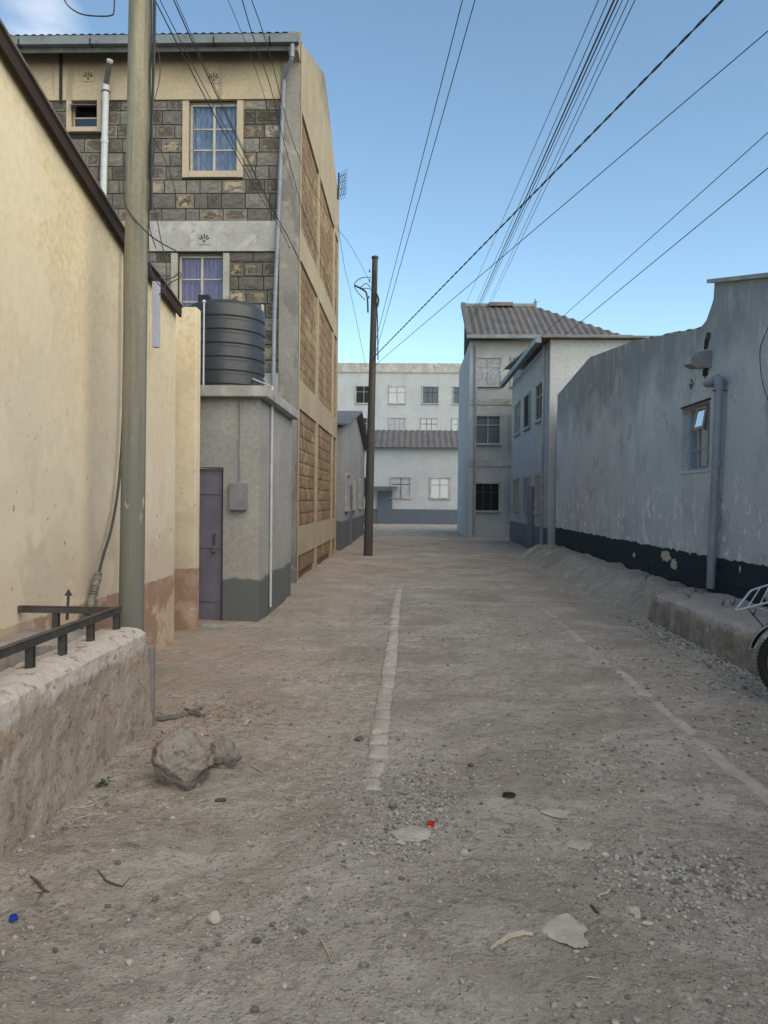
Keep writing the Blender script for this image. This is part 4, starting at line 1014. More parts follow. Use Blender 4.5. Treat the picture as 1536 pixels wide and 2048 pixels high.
def topseg(a, b, z0, m):
    ys_ = sorted({a, b, *[y for y, z in profR if a < y < b]})
    P = [(a, z0)]
    for y in ys_:
        zz = [z for yy, z in profR if abs(yy-y) < 1e-9] or [ztop(y)]
        P += [(y, q_) for q_ in zz]
    P += [(b, z0)]
    # jagged weathered top edge
    m.prismX(P, XR, XR+TH)
m = MB(); cuts = [5.0]
for a, b, c, d in wins: cuts += [a, b]
cuts.append(22.5)
for i in range(len(cuts)-1):
    a, b = cuts[i], cuts[i+1]; h = [w_ for w_ in wins if w_[0] == a]
    if h: m.box(XR, XR+TH, a, b, -.3, h[0][2]); topseg(a, b, h[0][3], m)
    else: topseg(a, b, -.3, m)
build('wall', m, M['rwall'], rb)
# weathered rough coping lumps along the top edge
m = MB(); yy = 11.4
while yy < 16:
    l = random.uniform(.1, .35); t = rock_mesh(1, int(yy*10), 1, .3, (1,1,1), 4); h_ = random.uniform(.012,.03)
    m.add([(XR+TH/2+v[0]*TH*.56, yy+v[1]*l, ztop(yy)+v[2]*h_) for v in t.v], t.f); yy += l*1.1
build('worn_edge', m, M['rwall'], rb, True)
cpa, cpb = profR[0], [p_ for p_ in pts if abs(p_[1]-r(1429,566)[1]) < 1e-6][0]
c1 = (cpb[0]+.10, cpb[1]+nsl*.10)
m = MB().prismX([(cpa[0], cpa[1]+.001), (c1[0], c1[1]+.001), (c1[0], c1[1]+.055), (cpa[0], cpa[1]+.055)], XR-.07, XR+TH+.07)
build('coping', m, M['greyband'], rb)
build('roof_sheet', MB().prismX([(5, profR[0][1]-.35), (10.4, ztop(10.4)-.4), (10.4, ztop(10.4)-.38), (5, profR[0][1]-.33)], XR+TH+.001, XR+6), M['mabati'], rb)
build('roof_sheet', MB().prismX([(11.2, ztop(11.2)-.25), (18.5, ztop(18.5)-.3), (22.4, ztop(22.4)-.3), (22.4, ztop(22.4)-.32), (11.2, ztop(11.2)-.27)], XR+TH+.001, XR+6), M['mabati'], rb)
build('end_wall', MB().box(XR+TH+.001, XR+6, 22.2, 22.49, -.3, ztop(22)-.35), M['rwall'], rb)
build('inner_wall', MB().box(XR+1.3, XR+1.4, 5, 22, -.3, 3.3), M['dark'], rb)
# main window: three columns with an open top light
window(rb, 'X', [wr, wl, wz0, wz1], XR, .12, frame_mat='frameblue', curtain='curtwhite', mull=(.36,.68), rows=(.34,.67), glass='glassr', bar=.05)
window(rb, 'X', [w2l, w2r, wz0, wz1], XR, .12, frame_mat='frameblue', curtain='curtwhite', mull=(.5,), rows=(.34,.67), glass='glassr', bar=.05)
# open top light
ta, tb = wr+(wl-wr)*.36, wr+(wl-wr)*.68; th = (wz1-wz0)*.33; m = MB()
A = Vector((XR+.10, ta, wz1-.04)); Bq = Vector((XR+.10, tb, wz1-.04)); dn = Vector((-.05, 0, -th+.02))
for p_, q_ in ((A, A+dn), (Bq, Bq+dn), (A, Bq), (A+dn, Bq+dn)): m.rect_tube(p_, q_, .035, (1,0,.3), .02)
tl = build('open_top_light', m, M['surroundc'], rb)
m = MB().add([A+Vector((0,.02,-.02)), Bq+Vector((0,-.02,-.02)), Bq+dn+Vector((0,-.02,.02)), A+dn+Vector((0,.02,.02))], [(0,1,2,3)])
build('pane', m, M['glassr'], tl)
build('sill', MB().bev(XR-.02, XR+.11, wr-.02, wl+.02, wz0-.045, wz0-.001, .005), M['rwall'], rb)
build('lintel_shadow_strip', MB().box(XR-.012, XR+.0, wr-.03, wl+.05, wz1+.002, wz1+.03), M['mortar'], rb)  # solid dark strip standing in for the shadow line over the window
fanvent(1385, 769, M['rwall'], rb, 'X', XR, 1.05, True)
# lamp casing, tilted, under a hole in the plaster
lc = onX(1396, 722, XR-.13); lp = empty('wall_lamp', lc, 'square grey lamp casing tilted out from the wall under a broken hole', 'lamp')
m = MB(); 
m.prismY([(-.15,-.055),(-.15,.045),(-.02,.125),(.13,.135),(.13,-.10),(-.05,-.11)], -.17, .17)
m.xform(Matrix.Translation(lc) @ Matrix.Rotation(R(6), 4, 'X'))
build('casing', m, M['lampgrey'], lp)
m = MB(); m.add([(-.152,-.15,-.045),(-.152,.15,-.045),(-.152,.15,.04),(-.152,-.15,.04),(-.147,-.15,-.045),(-.147,.15,-.045),(-.147,.15,.04),(-.147,-.15,.04)], [(0,1,2,3),(7,6,5,4),(0,4,5,1),(1,5,6,2),(2,6,7,3),(3,7,4,0)]).xform(Matrix.Translation(lc) @ Matrix.Rotation(R(6), 4, 'X'))
build('lamp_face', m, M['frame'], lp)
hc = onX(1413, 686, XR)
def patchx(c, ry, rz, mat, name, parent, seed, t=.02):
    m = MB(); n = 16; rnd = random.Random(seed); V = [(c.y+ry*math.cos(k*6.283/n)*rnd.uniform(.6,1.1), c.z+rz*math.sin(k*6.283/n)*rnd.uniform(.6,1.1)) for k in range(n)]
    m.prismX(V, XR-t, XR+.0); return build(name, m, mat, parent)
patchx(hc, .10, .12, M['dark'], 'wall_hole', rb, 3, .004); patchx(onX(1412, 745, XR), .12, .09, M['dark'], 'wall_hole', rb, 5, .004)
patchx(onX(1418, 672, XR), .07, .06, M['darkwood'], 'broken_edge', rb, 9, .03)
for (px_, py_, ry_, rz_, sd_) in ((1331,1112,.30,.10,41),(1348,1128,.16,.12,42),(1380,1104,.05,.05,43),(1480,1138,.03,.05,44),(1268,1110,.10,.05,45)):
    patchx(onX(px_, py_, XR), ry_, rz_, M['barepatch'], 'bare_plaster_patch', rb, sd_, .003)
# down pipe
p0, p1, p2 = onX(1404, 758, XR+.02), onX(1439, 757, XR-.12), onX(1422, 1178, XR-.07)
p1 = onX(1439, 757, XR-.10); p0 = Vector((XR-.02, p1.y+.42, p1.z)); p0b = Vector((XR-.10, p1.y+.42, p1.z))
p2 = onX(1421, 1176, XR-.09)
pipe('downpipe', [p0b+Vector((.0,.02,0)), p1, p2], .056, M['pvcgrey'], rb, 18, joints=[(0,.75),(1,.03),(1,.40),(1,.86)])
m = MB(); m.tube([p0b, p0b+Vector((.12,0,0))], .056, 12); build('pipe_stub', m, M['pvcgrey'], rb, True)
build('wall_clip', MB().box(XR-.19, XR, p1.y-.01, p1.y+.01, p1.z-.17, p1.z-.15), M['iron'], rb)
wq = cablepts([(1550,610),(1536,655),(1522,690),(1520,720),(1524,760),(1536,800),(1550,830)], lambda a, b: onX(a, b, XR-.03))
build('wall_wire', MB().tube(wq, .006, 6), M['cable'], None, True, dict(label='black wire drooping on the blue-grey wall at the right edge', cat='cable'))
# unseen building added right beside the camera to shade the street
nb = empty('shade_building', (XR+.1, 0, 0), 'unseen grey building added on the right beside the viewer to shade the street', 'building')
build('wall', MB().box(XR+.05, XR+6, -9, 4.9, -.3, 4.3), M['rwall'], nb)
# bank
bk = MB()
def bf(u, v):
    y = 6.95 + 3.62*u; path = [(3.24, -.1), (3.27, .1), (3.30, .28), (3.33, .345), (3.42, .365), (3.75, .36), (4.0, .375), (4.22, .39)]
    t = v*7; i = min(int(t), 6); f = t-i; x = path[i][0]*(1-f)+path[i+1][0]*f; z = path[i][1]*(1-f)+path[i+1][1]*f
    d = .03*fbm(x, y, z, 1.8)+.012*fbm(x, y, z, 8)
    return (x - d*(1 if v < .5 else 0) + .03*noise.noise(Vector((y*1.5, 0, 1))), y, z + d*(1 if v > .3 else 0))
bk.grid(bf, 130, 40); n = 41; bk.f.append(tuple(range(130*n, 131*n))); bk.f.append(tuple(range(n-1, -1, -1)))
tag(build('raised_pavement', bk, M['bank'], None, True), 'raised rough concrete pavement along the blue-grey wall', None, None, 'structure')
bk = MB()
def bf2(u, v):
    y = 10.5 + 12*u; x = 2.95 + 1.28*v; z = -.05 + .40*max(0, min(1, (v-.12)/.45)) ; z += .05*fbm(x, y, 0, 2)*min(1, v*3) + .02*fbm(x, y, 0, 9)
    return (x + .08*noise.noise(Vector((y*.8, 0, 4))), y, z)
bk.grid(bf2, 120, 24)
tag(build('earth_verge', bk, M['ground'], None, True), 'rubble and earth sloping up to the wall beyond the raised pavement', None, None, 'structure')
# dry weeds on the pavement
for i, (a, b) in enumerate([(1466,1210),(1446,1212),(1505,1232),(1378,1195),(1392,1184),(1290,1160)]):
    p = onZ(a, b, .37); m = MB(); p.x = min(p.x, 4.15)
    for k in range(7):
        e = p+Vector((random.gauss(0,.035), random.gauss(0,.035), random.uniform(.04,.11))); mid = p.lerp(e, .5)+Vector((random.gauss(0,.012), 0, 0)); m.tube([p, mid, e], [.004,.003,.0015], 4)
    build('dry_weed', m, M['darkwood'], None, True, dict(label=['dry weed stalks on the pavement under the motorcycle rack', 'dry stalks left of the rack on the raised pavement', 'dry stalks beneath the motorcycle indicator', 'dry sprig near the front edge left of the downpipe', 'dry sprig by the foot of the downpipe', 'dry weed at the far end of the raised pavement'][i], cat='weed', group='dry weeds on the raised pavement'))

# ------------------------------------------------------------------ motorcycle
mc0 = onZ(1586, 1386); mc0.z = 0
mcx = 3.1; mcy = 6.25
hd = R(-50); FW = Vector((math.cos(hd), math.sin(hd), 0)); LT = Vector((-math.sin(hd), math.cos(hd), 0))
def K(u, v, w_): return Vector((mcx, mcy, 0)) + FW*u + LT*v + Vector((0, 0, w_))
mc = empty('motorcycle', (mcx, mcy, 0), 'motorcycle with white luggage rack parked at the right edge of the street', 'motorcycle')
def ring(c, r_, tr, n=40, m_=10, sq=1.0):
    m = MB(); vs = []; 
    for i in range(n):
        t = 2*math.pi*i/n
        for k in range(m_):
            a = 2*math.pi*k/m_; rr = r_ + tr*math.cos(a); vs.append(K(c[0]+rr*math.cos(t), c[1]+tr*sq*math.sin(a), c[2]+rr*math.sin(t)))
    m.add(vs, [(i*m_+k, i*m_+(k+1) % m_, ((i+1) % n)*m_+(k+1) % m_, ((i+1) % n)*m_+k) for i in range(n) for k in range(m_)]); return m
def wheel(u):
    wh = build('wheel', ring((u, 0, .30), .215, .010, sq=2.4), M['metal'], mc, True)
    build('tyre', ring((u, 0, .30), .258, .045, sq=1.1, n=64), M['tyre'], wh, True)
    tr = MB()
    for i in range(60):
        t = 2*math.pi*i/60
        for sg in (-1, 1):
            c = K(u+0.298*math.cos(t+sg*.02), sg*.020, .30+.298*math.sin(t+sg*.02)); d = Vector((FW.x*-math.sin(t), FW.y*-math.sin(t), math.cos(t)))
            tr.rect_tube(c-LT*.014, c+LT*.014, .010, tuple(d), .010)
    build('tread', tr, M['tyre'], wh)
    hb_ = MB().tube([K(u, -.06, .3), K(u, .06, .3)], .055, 16); build('hub', hb_, M['metal'], wh, True)
    sp = MB()
    for i in range(18):
        t = 2*math.pi*i/18; s_ = -.03 if i % 2 else .03; t2 = t + (.35 if i % 4 < 2 else -.35)
        sp.tube([K(u+.05*math.cos(t), s_, .3+.05*math.sin(t)), K(u+.21*math.cos(t2), 0, .3+.21*math.sin(t2))], .003, 4)
    build('spokes', sp, M['chrome'], wh)
wheel(0); wheel(1.27)
def fender(u, a0_, a1_, r_, w_, mat='blackpaint', name='mudguard'):
    def f(s, t):
        a = R(a0_+(a1_-a0_)*s); v = (t-.5)*2; rr = r_ - .03*v*v
        wv = w_*(1 - .35*abs(2*s-1)**4)
        return K(u+rr*math.cos(a), v*wv, .30+rr*math.sin(a))
    m = MB().grid(f, 26, 8); n0 = len(m.v)
    o = build(name, m, M[mat], mc, True); e = MB()
    for t in (0, 1): e.tube([f(s/26, t) for s in range(27)], .006, 6)
    build('mudguard_trim', e, M['chrome'], o, True)
fender(0, 166, 40, .395, .065); fender(1.27, 150, 20, .345, .06)
# rack: ladder frame with rounded corners
PR = [onY(1470, 1222, 6.35), onY(1502, 1181, 6.62), onY(1600, 1150, 6.3), onY(1600, 1188, 6.0)]
def rounded(P, r_=.035, closed=True):
    out = []; n = len(P)
    for i in range(n):
        a, b, c = P[i-1], P[i], P[(i+1) % n]; p_, q_ = b+(a-b).normalized()*r_, b+(c-b).normalized()*r_
        for k in range(5): t = k/4; out.append((1-t)**2*p_+2*t*(1-t)*b+t*t*q_)
    return out + [out[0]]
rk = MB().tube(rounded(PR), .009, 8)
for t in (.20, .40, .60, .8): rk.tube([PR[0].lerp(PR[3], t), PR[1].lerp(PR[2], t)], .006, 6)
ra = build('luggage_rack', rk, M['chrome'], mc, True)
s0 = PR[0].lerp(PR[3], .2); e0 = onY(1527, 1254, 6.33)
build('rack_stay', MB().tube([s0, e0], .005, 6), M['blackpaint'], mc, True)
build('rack_stay', MB().tube([PR[0].lerp(PR[3], .28), K(.30, .10, .62)], .005, 6), M['chrome'], mc, True)
cc = onY(1560, 1188, 6.2); m = MB().tube([cc+Vector((.105*math.cos(t), .02*math.sin(t*2), .095*math.sin(t))) for t in [i*math.pi/16 for i in range(33)]], .011, 8)
build('grab_ring', m, M['chrome'], mc, True)
cc2 = onY(1545, 1195, 6.15); build('indicator', rock_mesh(.04, 2, 3, 0, (.9,.8,1.2), 0).xform(Matrix.Translation(cc2)), M['amber'], mc, True)
# body of the machine
def hull(name, secs, mat, n=16, parent=None):
    m = MB()
    for u, zc, hw, hh_ in secs:
        for k in range(n):
            a = 2*math.pi*k/n; m.v.append(tuple(K(u, hw*math.cos(a), zc+hh_*math.sin(a))))
    m.f += [(i*n+k, i*n+(k+1) % n, (i+1)*n+(k+1) % n, (i+1)*n+k) for i in range(len(secs)-1) for k in range(n)]
    m.f += [tuple(range(n)), tuple(range((len(secs)-1)*n, len(secs)*n))]; return build(name, m, M[mat], parent or mc, True)
hull('seat', [(-.05,.78,.07,.03),(.05,.79,.12,.045),(.3,.78,.13,.05),(.55,.75,.11,.05),(.68,.75,.07,.04)], 'seat')
hull('fuel_tank', [(.60,.80,.05,.05),(.68,.83,.11,.09),(.82,.85,.14,.12),(.96,.86,.12,.11),(1.05,.86,.05,.06)], 'redpaint')
hull('side_panel', [(.2,.62,.03,.03),(.3,.62,.12,.09),(.48,.6,.12,.1),(.58,.6,.05,.05)], 'redpaint')
hull('tail_lamp', [(-.16,.70,.04,.03),(-.12,.70,.05,.04),(-.05,.72,.05,.04)], 'redcap')
hull('headlight', [(1.22,.92,.06,.06),(1.30,.92,.09,.09),(1.36,.92,.09,.09),(1.37,.92,.085,.085)], 'metal')
m = MB()
for v in (-.09, .09): m.tube([K(-.02, v, .72), K(.3, v, .66), K(.62, v*.8, .62), K(1.05, 0, .86)], .014, 8); m.tube([K(0, v, .3), K(.42, v*.9, .36), K(.6, v*.5, .28)], .014, 8); m.tube([K(.0, v, .32), K(.16, v*1.1, .66)], .022, 8)
m.tube([K(1.05, 0, .84), K(.92, 0, .4), K(.6, 0, .24)], .018, 8); build('frame', m, M['blackpaint'], mc, True)
m = MB()
for v in (-.09, .09): m.tube([K(1.27, v, .3), K(1.08, v, .95)], .017, 8)
build('front_fork', m, M['metal'], mc, True)
build('handlebar', MB().tube([K(.95,-.36,1.03), K(1.02,-.22,1.04), K(1.06,0,1.0), K(1.02,.22,1.04), K(.95,.36,1.03)], .012, 8), M['chrome'], mc, True)
m = MB()
for i in range(7): m.tube([K(.72+.012*i, 0, .42+.03*i), K(.722+.012*i, 0, .43+.03*i)], .085-.003*i, 14)
m.tube([K(.56,-.1,.36), K(.56,.1,.36)], .10, 16); m.tube([K(.68,-.09,.33), K(.68,.09,.33)], .09, 16); build('engine', m, M['metal'], mc, True)
build('exhaust', MB().tube([K(.82,.05,.5), K(.88,.08,.3), K(.5,.13,.24), K(.1,.15,.28), K(-.15,.16,.30)], [.016,.016,.02,.035,.038], 10), M['chrome'], mc, True)
build('side_stand', MB().tube([K(.5,.08,.28), K(.46,.22,.01)], .01, 6), M['iron'], mc)

# ------------------------------------------------------------------ far utility pole
YP = 22.0
fb, ft = onY(736, 1112, YP), onY(750, 517, YP); fb.z = 0
fp = empty('utility_pole', (fb.x, YP, 0), 'distant dark utility pole beyond the stone building', 'utility pole')
build('pole_shaft', MB().tube([fb.lerp(ft, i/10) for i in range(11)], [.13-.005*i for i in range(11)], 12), M['farpole'], fp, True)
build('pole_cap', MB().lathe([(.1,0),(.1,.05),(.06,.07)], ft, 12), M['cable'], fp)
build('lamp_bracket', MB().tube(cablepts([(736,625),(735,600),(732,585),(722,577),(709,571)], lambda a, b: onY(a, b, YP-.1)), .028, 6), M['cable'], fp, True)
m = MB(); m.tube(cablepts([(742,555),(725,555),(712,563),(709,573),(716,585),(730,600)], lambda a, b: onY(a, b, YP-.15)), .012, 5)
m.tube(cablepts([(709,571),(720,575),(732,567),(741,575)], lambda a, b: onY(a, b, YP-.15)), .012, 5); m.tube(cablepts([(724,577),(740,578),(748,590),(742,600)], lambda a, b: onY(a, b, YP-.15)), .012, 5)
m.tube(cablepts([(751,540),(753,570),(752,590),(755,640),(756,720)], lambda a, b: onY(a, b, YP-.15)), .018, 5); m.tube(cablepts([(752,585),(757,600),(754,615)], lambda a, b: onY(a, b, YP-.15)), .03, 5)
build('pole_wiring', m, M['cable'], fp)
m = MB()
for k, zz in enumerate((.25, .45, .8)): c = ft.lerp(fb, zz*.16); m.box(c.x-.16, c.x-.13, YP-.1, YP+.02, c.z-.05, c.z)
build('step_bolt', m, M['cable'], fp)

# ------------------------------------------------------------------ overhead wires
def wire(A, B, r_, label, sag=.0, group=None, ext=0.0, name='overhead_wire', mat='cable', n=24):
    A, B = Vector(A), Vector(B); B2 = A + (B-A)*(1+ext)
    r_ *= .68
    P = [A.lerp(B2, i/n) - Vector((0, 0, sag*4*(i/n)*(1-i/n))) for i in range(n+1)]
    return build(name, MB().tube(P, r_, 5, False), M[mat], None, False, dict(label=label, cat='wire', group=group))
def w2(far_px, far_Y, near_px, near_Y, r_, label, **k):
    return wire(onY(*far_px, far_Y), onY(*near_px, near_Y), r_, label, **k)
# pair up the middle
w2((746,704), 21.95, (925,0), 9, .009, 'left wire of the thin pair rising up the middle of the sky', ext=.25)
w2((747,722), 21.95, (950,0), 9, .009, 'right wire of the thin pair rising up the middle of the sky', ext=.25)
# bundle from behind the tin roof
BL = [('leftmost thin wire of the bundle above the tin roof', 918, 1197, .010), ('second wire from the left in the bundle above the tin roof', 938, 1216, .011), ('thickest dark cable in the bundle above the tin roof', 943, 1228, .022),
      ('thick cable just right of the thickest in the roof bundle', 946, 1236, .017), ('third wire from the right in the bundle above the tin roof', 949, 1245, .010), ('second wire from the right in the bundle above the tin roof', 962, 1257, .010), ('rightmost wire of the bundle above the tin roof', 966, 1270, .011)]
for lab, xa, xb, rr in BL: w2((xa, 640), 37, (xb, 0), 9.5, rr*.85, lab, ext=.22, group='wires of the bundle above the tin roof')
# twisted cable: two strands
A, B = onY(820, 640, 21.9), onY(1445, 0, 8.0); fa = onY(746,716,21.95); nbp = B + (B-A)*.3
tw = empty('twisted_cable', fa, 'thick twisted black cable slanting from lower middle to top right', 'cable')
for ph in (0, math.pi):
    n = 420; ax_ = (nbp-fa); e1 = ax_.cross(Vector((0,0,1))).normalized(); e2 = ax_.cross(e1).normalized()
    build('strand', MB().tube([fa.lerp(nbp, i/n) + e1*.008*math.cos(i*.55+ph) + e2*.008*math.sin(i*.55+ph) for i in range(n+1)], .0075, 5, False), M['cable'], tw)
w2((746,734), 21.95, (1536,62), 9, .010, 'single dark wire slanting below the twisted cable to the right edge', ext=.3)
w2((1000,746), 30, (1536,265), 12, .011, 'upper thin wire of the two on the right side of the sky', ext=.35)
w2((1030,752), 30, (1536,336), 12, .013, 'lower darker wire of the two on the right above the grey wall', ext=.35)
# from near pole over the facade
NP = lambda px, py, d=6.1: onY(px, py, d)
FC = [('dark cable from the near pole crossing left of the top window', (305,-10), (560,455), .008), ('dark cable from the near pole crossing the top window lower pane', (310,-20), (574,468), .006),
      ('thick dark cable from the near pole crossing the top window corner', (343,-10), (578,478), .009), ('thin cable beside the thick one at the top window corner', (350,-5), (590,500), .005)]
for lab, a, b, rr in FC:
    P0 = onY(a[0], a[1], 7.0); P1 = onY(b[0], b[1], 13.6); P2 = onY(b[0]+52, b[1]+110, 16.6)
    n = 30; pts_ = [Vector((t0.x+.35, PY-.1, 8.0))] + [P0.lerp(P1, i/n) - Vector((0,0,.16*4*(i/n)*(1-i/n)*.6)) for i in range(n+1)] + [P1.lerp(P2, i/8) for i in range(1, 9)]
    build('overhead_wire', MB().tube(pts_, rr*.75, 5, False), M['cable'], None, False, dict(label=lab, cat='wire'))
for lab, pp, rr in [('thin wire crossing the gutter near its right end then down the stone side', [(482,-10,8), (505,70,9), (540,170,10.5), (562,260,12), (600,400,14.5), (640,520,18), (672,640,21.9)], .008),
                    ('faint wire left of the gutter joint crossing to the corner', [(452,-10,8), (485,70,9), (520,165,10.5), (548,260,12), (585,370,14.2), (620,450,16)], .005),
                    ('faint wire right of the gutter joint slanting to the far pole', [(500,-10,8), (540,110,9.5), (592,300,13), (655,430,17), (700,490,19.5), (741,566,21.9)], .007),
                    ('thin wire sagging behind the stone building corner', [(676,450,21), (690,540,22), (700,580,22), (733,740,21.95)], .008)]:
    P = [onY(*p_) for p_ in pp]; Qs = [Vector((t0.x+.42, PY-.1, 8.0))] if pp[0][1] < 0 else []
    for i in range(len(P)-1):
        a_, b_, c_, d_ = P[max(i-1,0)], P[i], P[i+1], P[min(i+2,len(P)-1)]
        for k in range(6): t = k/6; Qs.append(.5*((2*b_)+(c_-a_)*t+(2*a_-5*b_+4*c_-d_)*t*t+(3*b_-a_-3*c_+d_)*t**3))
    Qs.append(P[-1]); build('overhead_wire', MB().tube(Qs, rr*.75, 5, False), M['cable'], None, False, dict(label=lab, cat='wire'))

# ------------------------------------------------------------------ beyond: tin roof building and street end
frnd = random.Random(5)
def farwins(parent, plane, cols, rows_, w_, h_, ax='Y'):
    for c in cols:
        for z in rows_:
            def B(m, a0, a1, d0, d1, za, zb):
                if ax == 'Y': m.box(a0, a1, plane-d1, plane-d0, za, zb)
                else: m.box(min(plane+ax*d0, plane+ax*d1), max(plane+ax*d0, plane+ax*d1), a0, a1, za, zb)
            c_ = c + frnd.uniform(-.06, .06); a, b = c_-w_/2, c_+w_/2
            fr = MB(); B(fr, a-.10, b+.10, .002, .11, z-.09, z-.001); B(fr, a-.10, b+.10, .002, .07, z+h_+.001, z+h_+.09)
            B(fr, a-.09, a, .002, .06, z, z+h_); B(fr, b, b+.09, .002, .06, z, z+h_)
            f_ = build('window', fr, M['greyband'], parent); pm = MB(); B(pm, a, b, .002, .006, z, z+h_); build('pane', pm, M[frnd.choice(['farshut','curtblue','dark','curtwhite','farshut','dark'])], f_)
            g = MB(); k = frnd.choice([2, 3, 3]); 
            for q in range(1, k): B(g, a+w_*q/k-.018, a+w_*q/k+.018, .010, .045, z, z+h_)
            B(g, a, b, .012, .04, z+h_*.66, z+h_*.66+.03)
            if frnd.random() < .5:
                for q in range(1, 9): B(g, a+w_*q/9-.006, a+w_*q/9+.006, .05, .062, z, z+h_)
            build('glazing_bars', g, M[frnd.choice(['frame','frameblue','iron'])], f_)
YT = 37.0
rl, rr_ = onY(930, 612, YT), onY(1069, 608, YT); eL = onY(928, 625, YT-2); rz = rl.z
tb_ = empty('tin_roof_building', (rl.x+3, 34, 0), 'pale multi-storey building with grey corrugated tin roof at the street end', 'building')
ez = 8.5; x1_ = rr_.x+3.2
build('wall', MB().box(rl.x, x1_, 33.4, 41, -.2, ez), M['farwall'], tb_)
m = MB(); pitch = .3; nx_ = 300
def rf(u, v):
    x = rl.x-.1 + (x1_-rl.x+.3)*u; y = YT-4.2*(1-v); k = max(0, (x-rr_.x)/3.3); lim = 1-k
    v2 = min(v, lim); y = YT-4.2*(1-v2); return (x, y, ez+.05+(rz-ez-.05)*v2+.03*math.sin(2*math.pi*x/pitch))
build('roof_sheet', MB().grid(rf, 220, 12), M['mabati'], tb_)
build('hip_end', MB().box(rl.x-.02, rr_.x, YT, YT+.1, ez, rz-.05), M['mabati'], tb_)
build('bargeboard', MB().rect_tube((rl.x-.1, YT-4.2, ez+.12), (rl.x-.1, YT, rz+.08), .2).xform(Matrix.Identity(4)), M['fascia'], tb_)
build('ridge_cap', MB().rect_tube((rl.x-.1, YT, rz+.04), (rr_.x, YT, rz+.04), .14), M['zinc'], tb_)
ca, cb = onY(978, 606, YT-.2), onY(1026, 611, YT-.2); build('ridge_box', MB().box(ca.x, cb.x, YT-.3, YT+.3, rz-.05, onY(1000, 605, YT-.2).z), M['mabati'], tb_)
fc = onY(1073, 604, YT); m = MB().tube([(fc.x-.05, YT, rz-.1), (fc.x-.05, YT, rz+.18)], .08, 6); m.tube([(fc.x-.05, YT, rz+.15), (fc.x-.05, YT, rz+.34)], .03, 5); m.tube([(fc.x-.14, YT, rz+.2), (fc.x+.05, YT, rz+.2)], .025, 5)
build('finial', m, M['zinc'], tb_)
farwins(tb_, 33.4, [3.3, 4.9, 6.5, 8.1], [1.2, 4.1, 6.6], 1.0, 1.15)
build('floor_band', MB().box(rl.x-.02, x1_+.02, 33.37, 33.399, 3.1, 3.35), M['greyband'], tb_)
build('floor_band', MB().box(rl.x-.02, x1_+.02, 33.37, 33.399, 5.75, 6.0), M['greyband'], tb_)
# left side beyond the stone building
b2 = empty('shop_row', (-2.6, 28, 0), 'low pale terrace with tin roof beyond the distant pole on the left', 'building')
build('wall', MB().box(-9, -2.15, 24, 36, -.2, 3.9), M['farwall2'], b2)
build('roof_sheet', MB().prismX([(23.7, 3.9), (30, 5.0), (36.3, 3.9), (36.3, 3.95), (30, 5.06), (23.7, 3.95)], -9.2, -1.9), M['mabati'], b2)
m = MB(); m.prismX([(24, 3.895), (36, 3.895), (30, 4.95)], -2.35, -2.15); build('gable', m, M['farwall2'], b2)
farwins(b2, -2.15, [26, 29, 33], [1.3], 1.1, 1.1, 1)
build('door', MB().box(-2.149, -2.10, 27.2, 28.1, 0, 2.1), M['door'], b2)
# right side beyond the grey building
b3 = empty('terrace_house', (4.4, 27, 0), 'two-storey pale blue-grey house beyond the far end of the right wall', 'building')
build('wall', MB().box(4.1, 10, 23, 31.5, -.2, 6.4), M['farwall'], b3)
build('roof_sheet', MB().prismX([(22.7, 6.4), (31.8, 7.0), (31.8, 7.06), (22.7, 6.46)], 3.8, 10.2), M['mabati'], b3)
farwins(b3, 4.1, [24.6, 27.2, 29.8], [1.3, 4.2], 1.1, 1.1, -1)
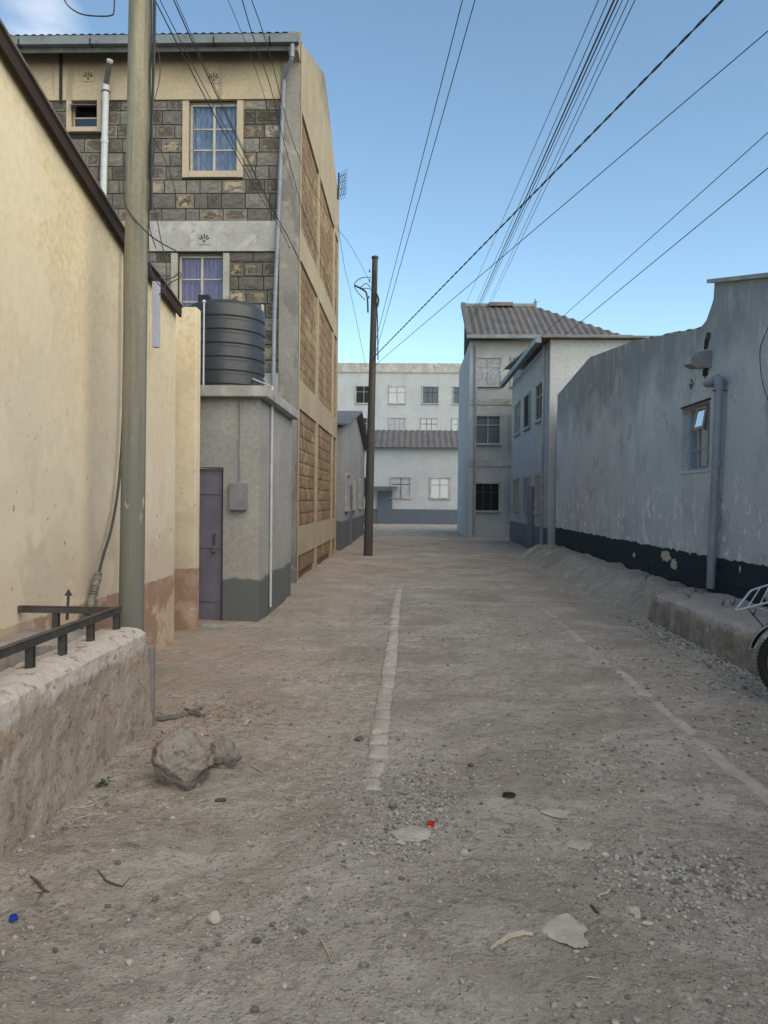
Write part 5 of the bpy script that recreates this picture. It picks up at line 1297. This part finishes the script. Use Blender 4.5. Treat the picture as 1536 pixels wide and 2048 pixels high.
# street end
b4 = empty('end_building', (-.5, 52, 0), 'long low pale building closing the far end of the street', 'building')
build('wall', MB().box(-14, 6.5, 52, 58, -.2, 5.2), M['farwall'], b4)
build('plinth', MB().box(-14, 6.5, 51.95, 51.999, -.2, 1.0), M['farshut'], b4)
build('roof_sheet', corr(-14.3, 6.8, 51.5, 5.15, 55, 6.6, .4, .03), M['mabati'], b4)
farwins(b4, 52, [-3.2, -.6, 2.0, 4.4], [1.8], 1.2, 1.3)
b5 = empty('flat_block', (-8, 66, 0), 'pale flat-roofed block rising behind the low end building', 'building')
build('wall', MB().box(-16, 5.5, 66, 74, -.2, 12.5), M['farwall'], b5)
build('parapet', MB().box(-16.1, 5.6, 65.9, 66.2, 12.501, 13.3), M['greyband'], b5)
farwins(b5, 66, [-4, -1.2, 1.6, 4.2], [7.2, 9.9], 1.3, 1.4)

m = MB().tube([(rl.x+.25, 33.3, 8.3), (rl.x+.25, 33.3, .2)], .06, 8); build('downpipe', m, M['pvcgrey'], tb_, True)
build('gutter', MB().box(rl.x-.2, x1_+.2, 32.55, 32.7, ez-.05, ez+.1), M['zinc'], tb_)
build('gutter', MB().box(3.62, 3.78, 22.7, 31.8, 6.25, 6.42), M['zinc'], b3)
build('downpipe', MB().tube([(3.98, 23.4, 6.3), (3.98, 23.4, .2)], .05, 8), M['pvcgrey'], b3, True)
build('door', MB().box(4.02, 4.098, 25.6, 26.5, 0, 2.1), M['door'], b3)
build('plinth', MB().box(4.06, 4.097, 23, 31.5, -.2, .8), M['farshut'], b3)
build('door', MB().box(3.9, 4.9, 51.9, 51.948, 0, 2.2), M['door'], b4); build('door', MB().box(-2.2, -1.2, 51.9, 51.948, 0, 2.2), M['farshut'], b4)
build('canopy', MB().prismY([(-2.7, 2.45), (-.8, 2.45), (-.8, 2.5), (-2.7, 2.5)], 50.8, 51.94), M['mabati'], b4)
# meter box, conduit and stains of use on the store
build('meter_box', MB().bev(-2.32, -2.10, sy0-.10, sy0-.002, 1.45, 1.80, .01), M['lampgrey'], st)
build('conduit', MB().tube([(-2.2, sy0-.03, 1.8), (-2.2, sy0-.03, HS)], .012, 6), M['pvcgrey'], st, True)
build('door_hinge', MB().box(dA+.005, dA+.05, sy0+.045, sy0+.06, .35, .47), M['iron'], st); build('door_hinge', MB().box(dA+.005, dA+.05, sy0+.045, sy0+.06, 1.5, 1.62), M['iron'], st)
build('padlock', MB().bev(dB-.15, dB-.10, sy0+.02, sy0+.05, .90, .96, .006), M['metal'], st)
build('inlet_pipe', MB().tube([(sx1+.03, 10.6, .1), (sx1+.03, 10.6, HS+.25), (tc_.x+.35, 11.0, HS+.45)], .018, 8), M['pvc'], st, True)
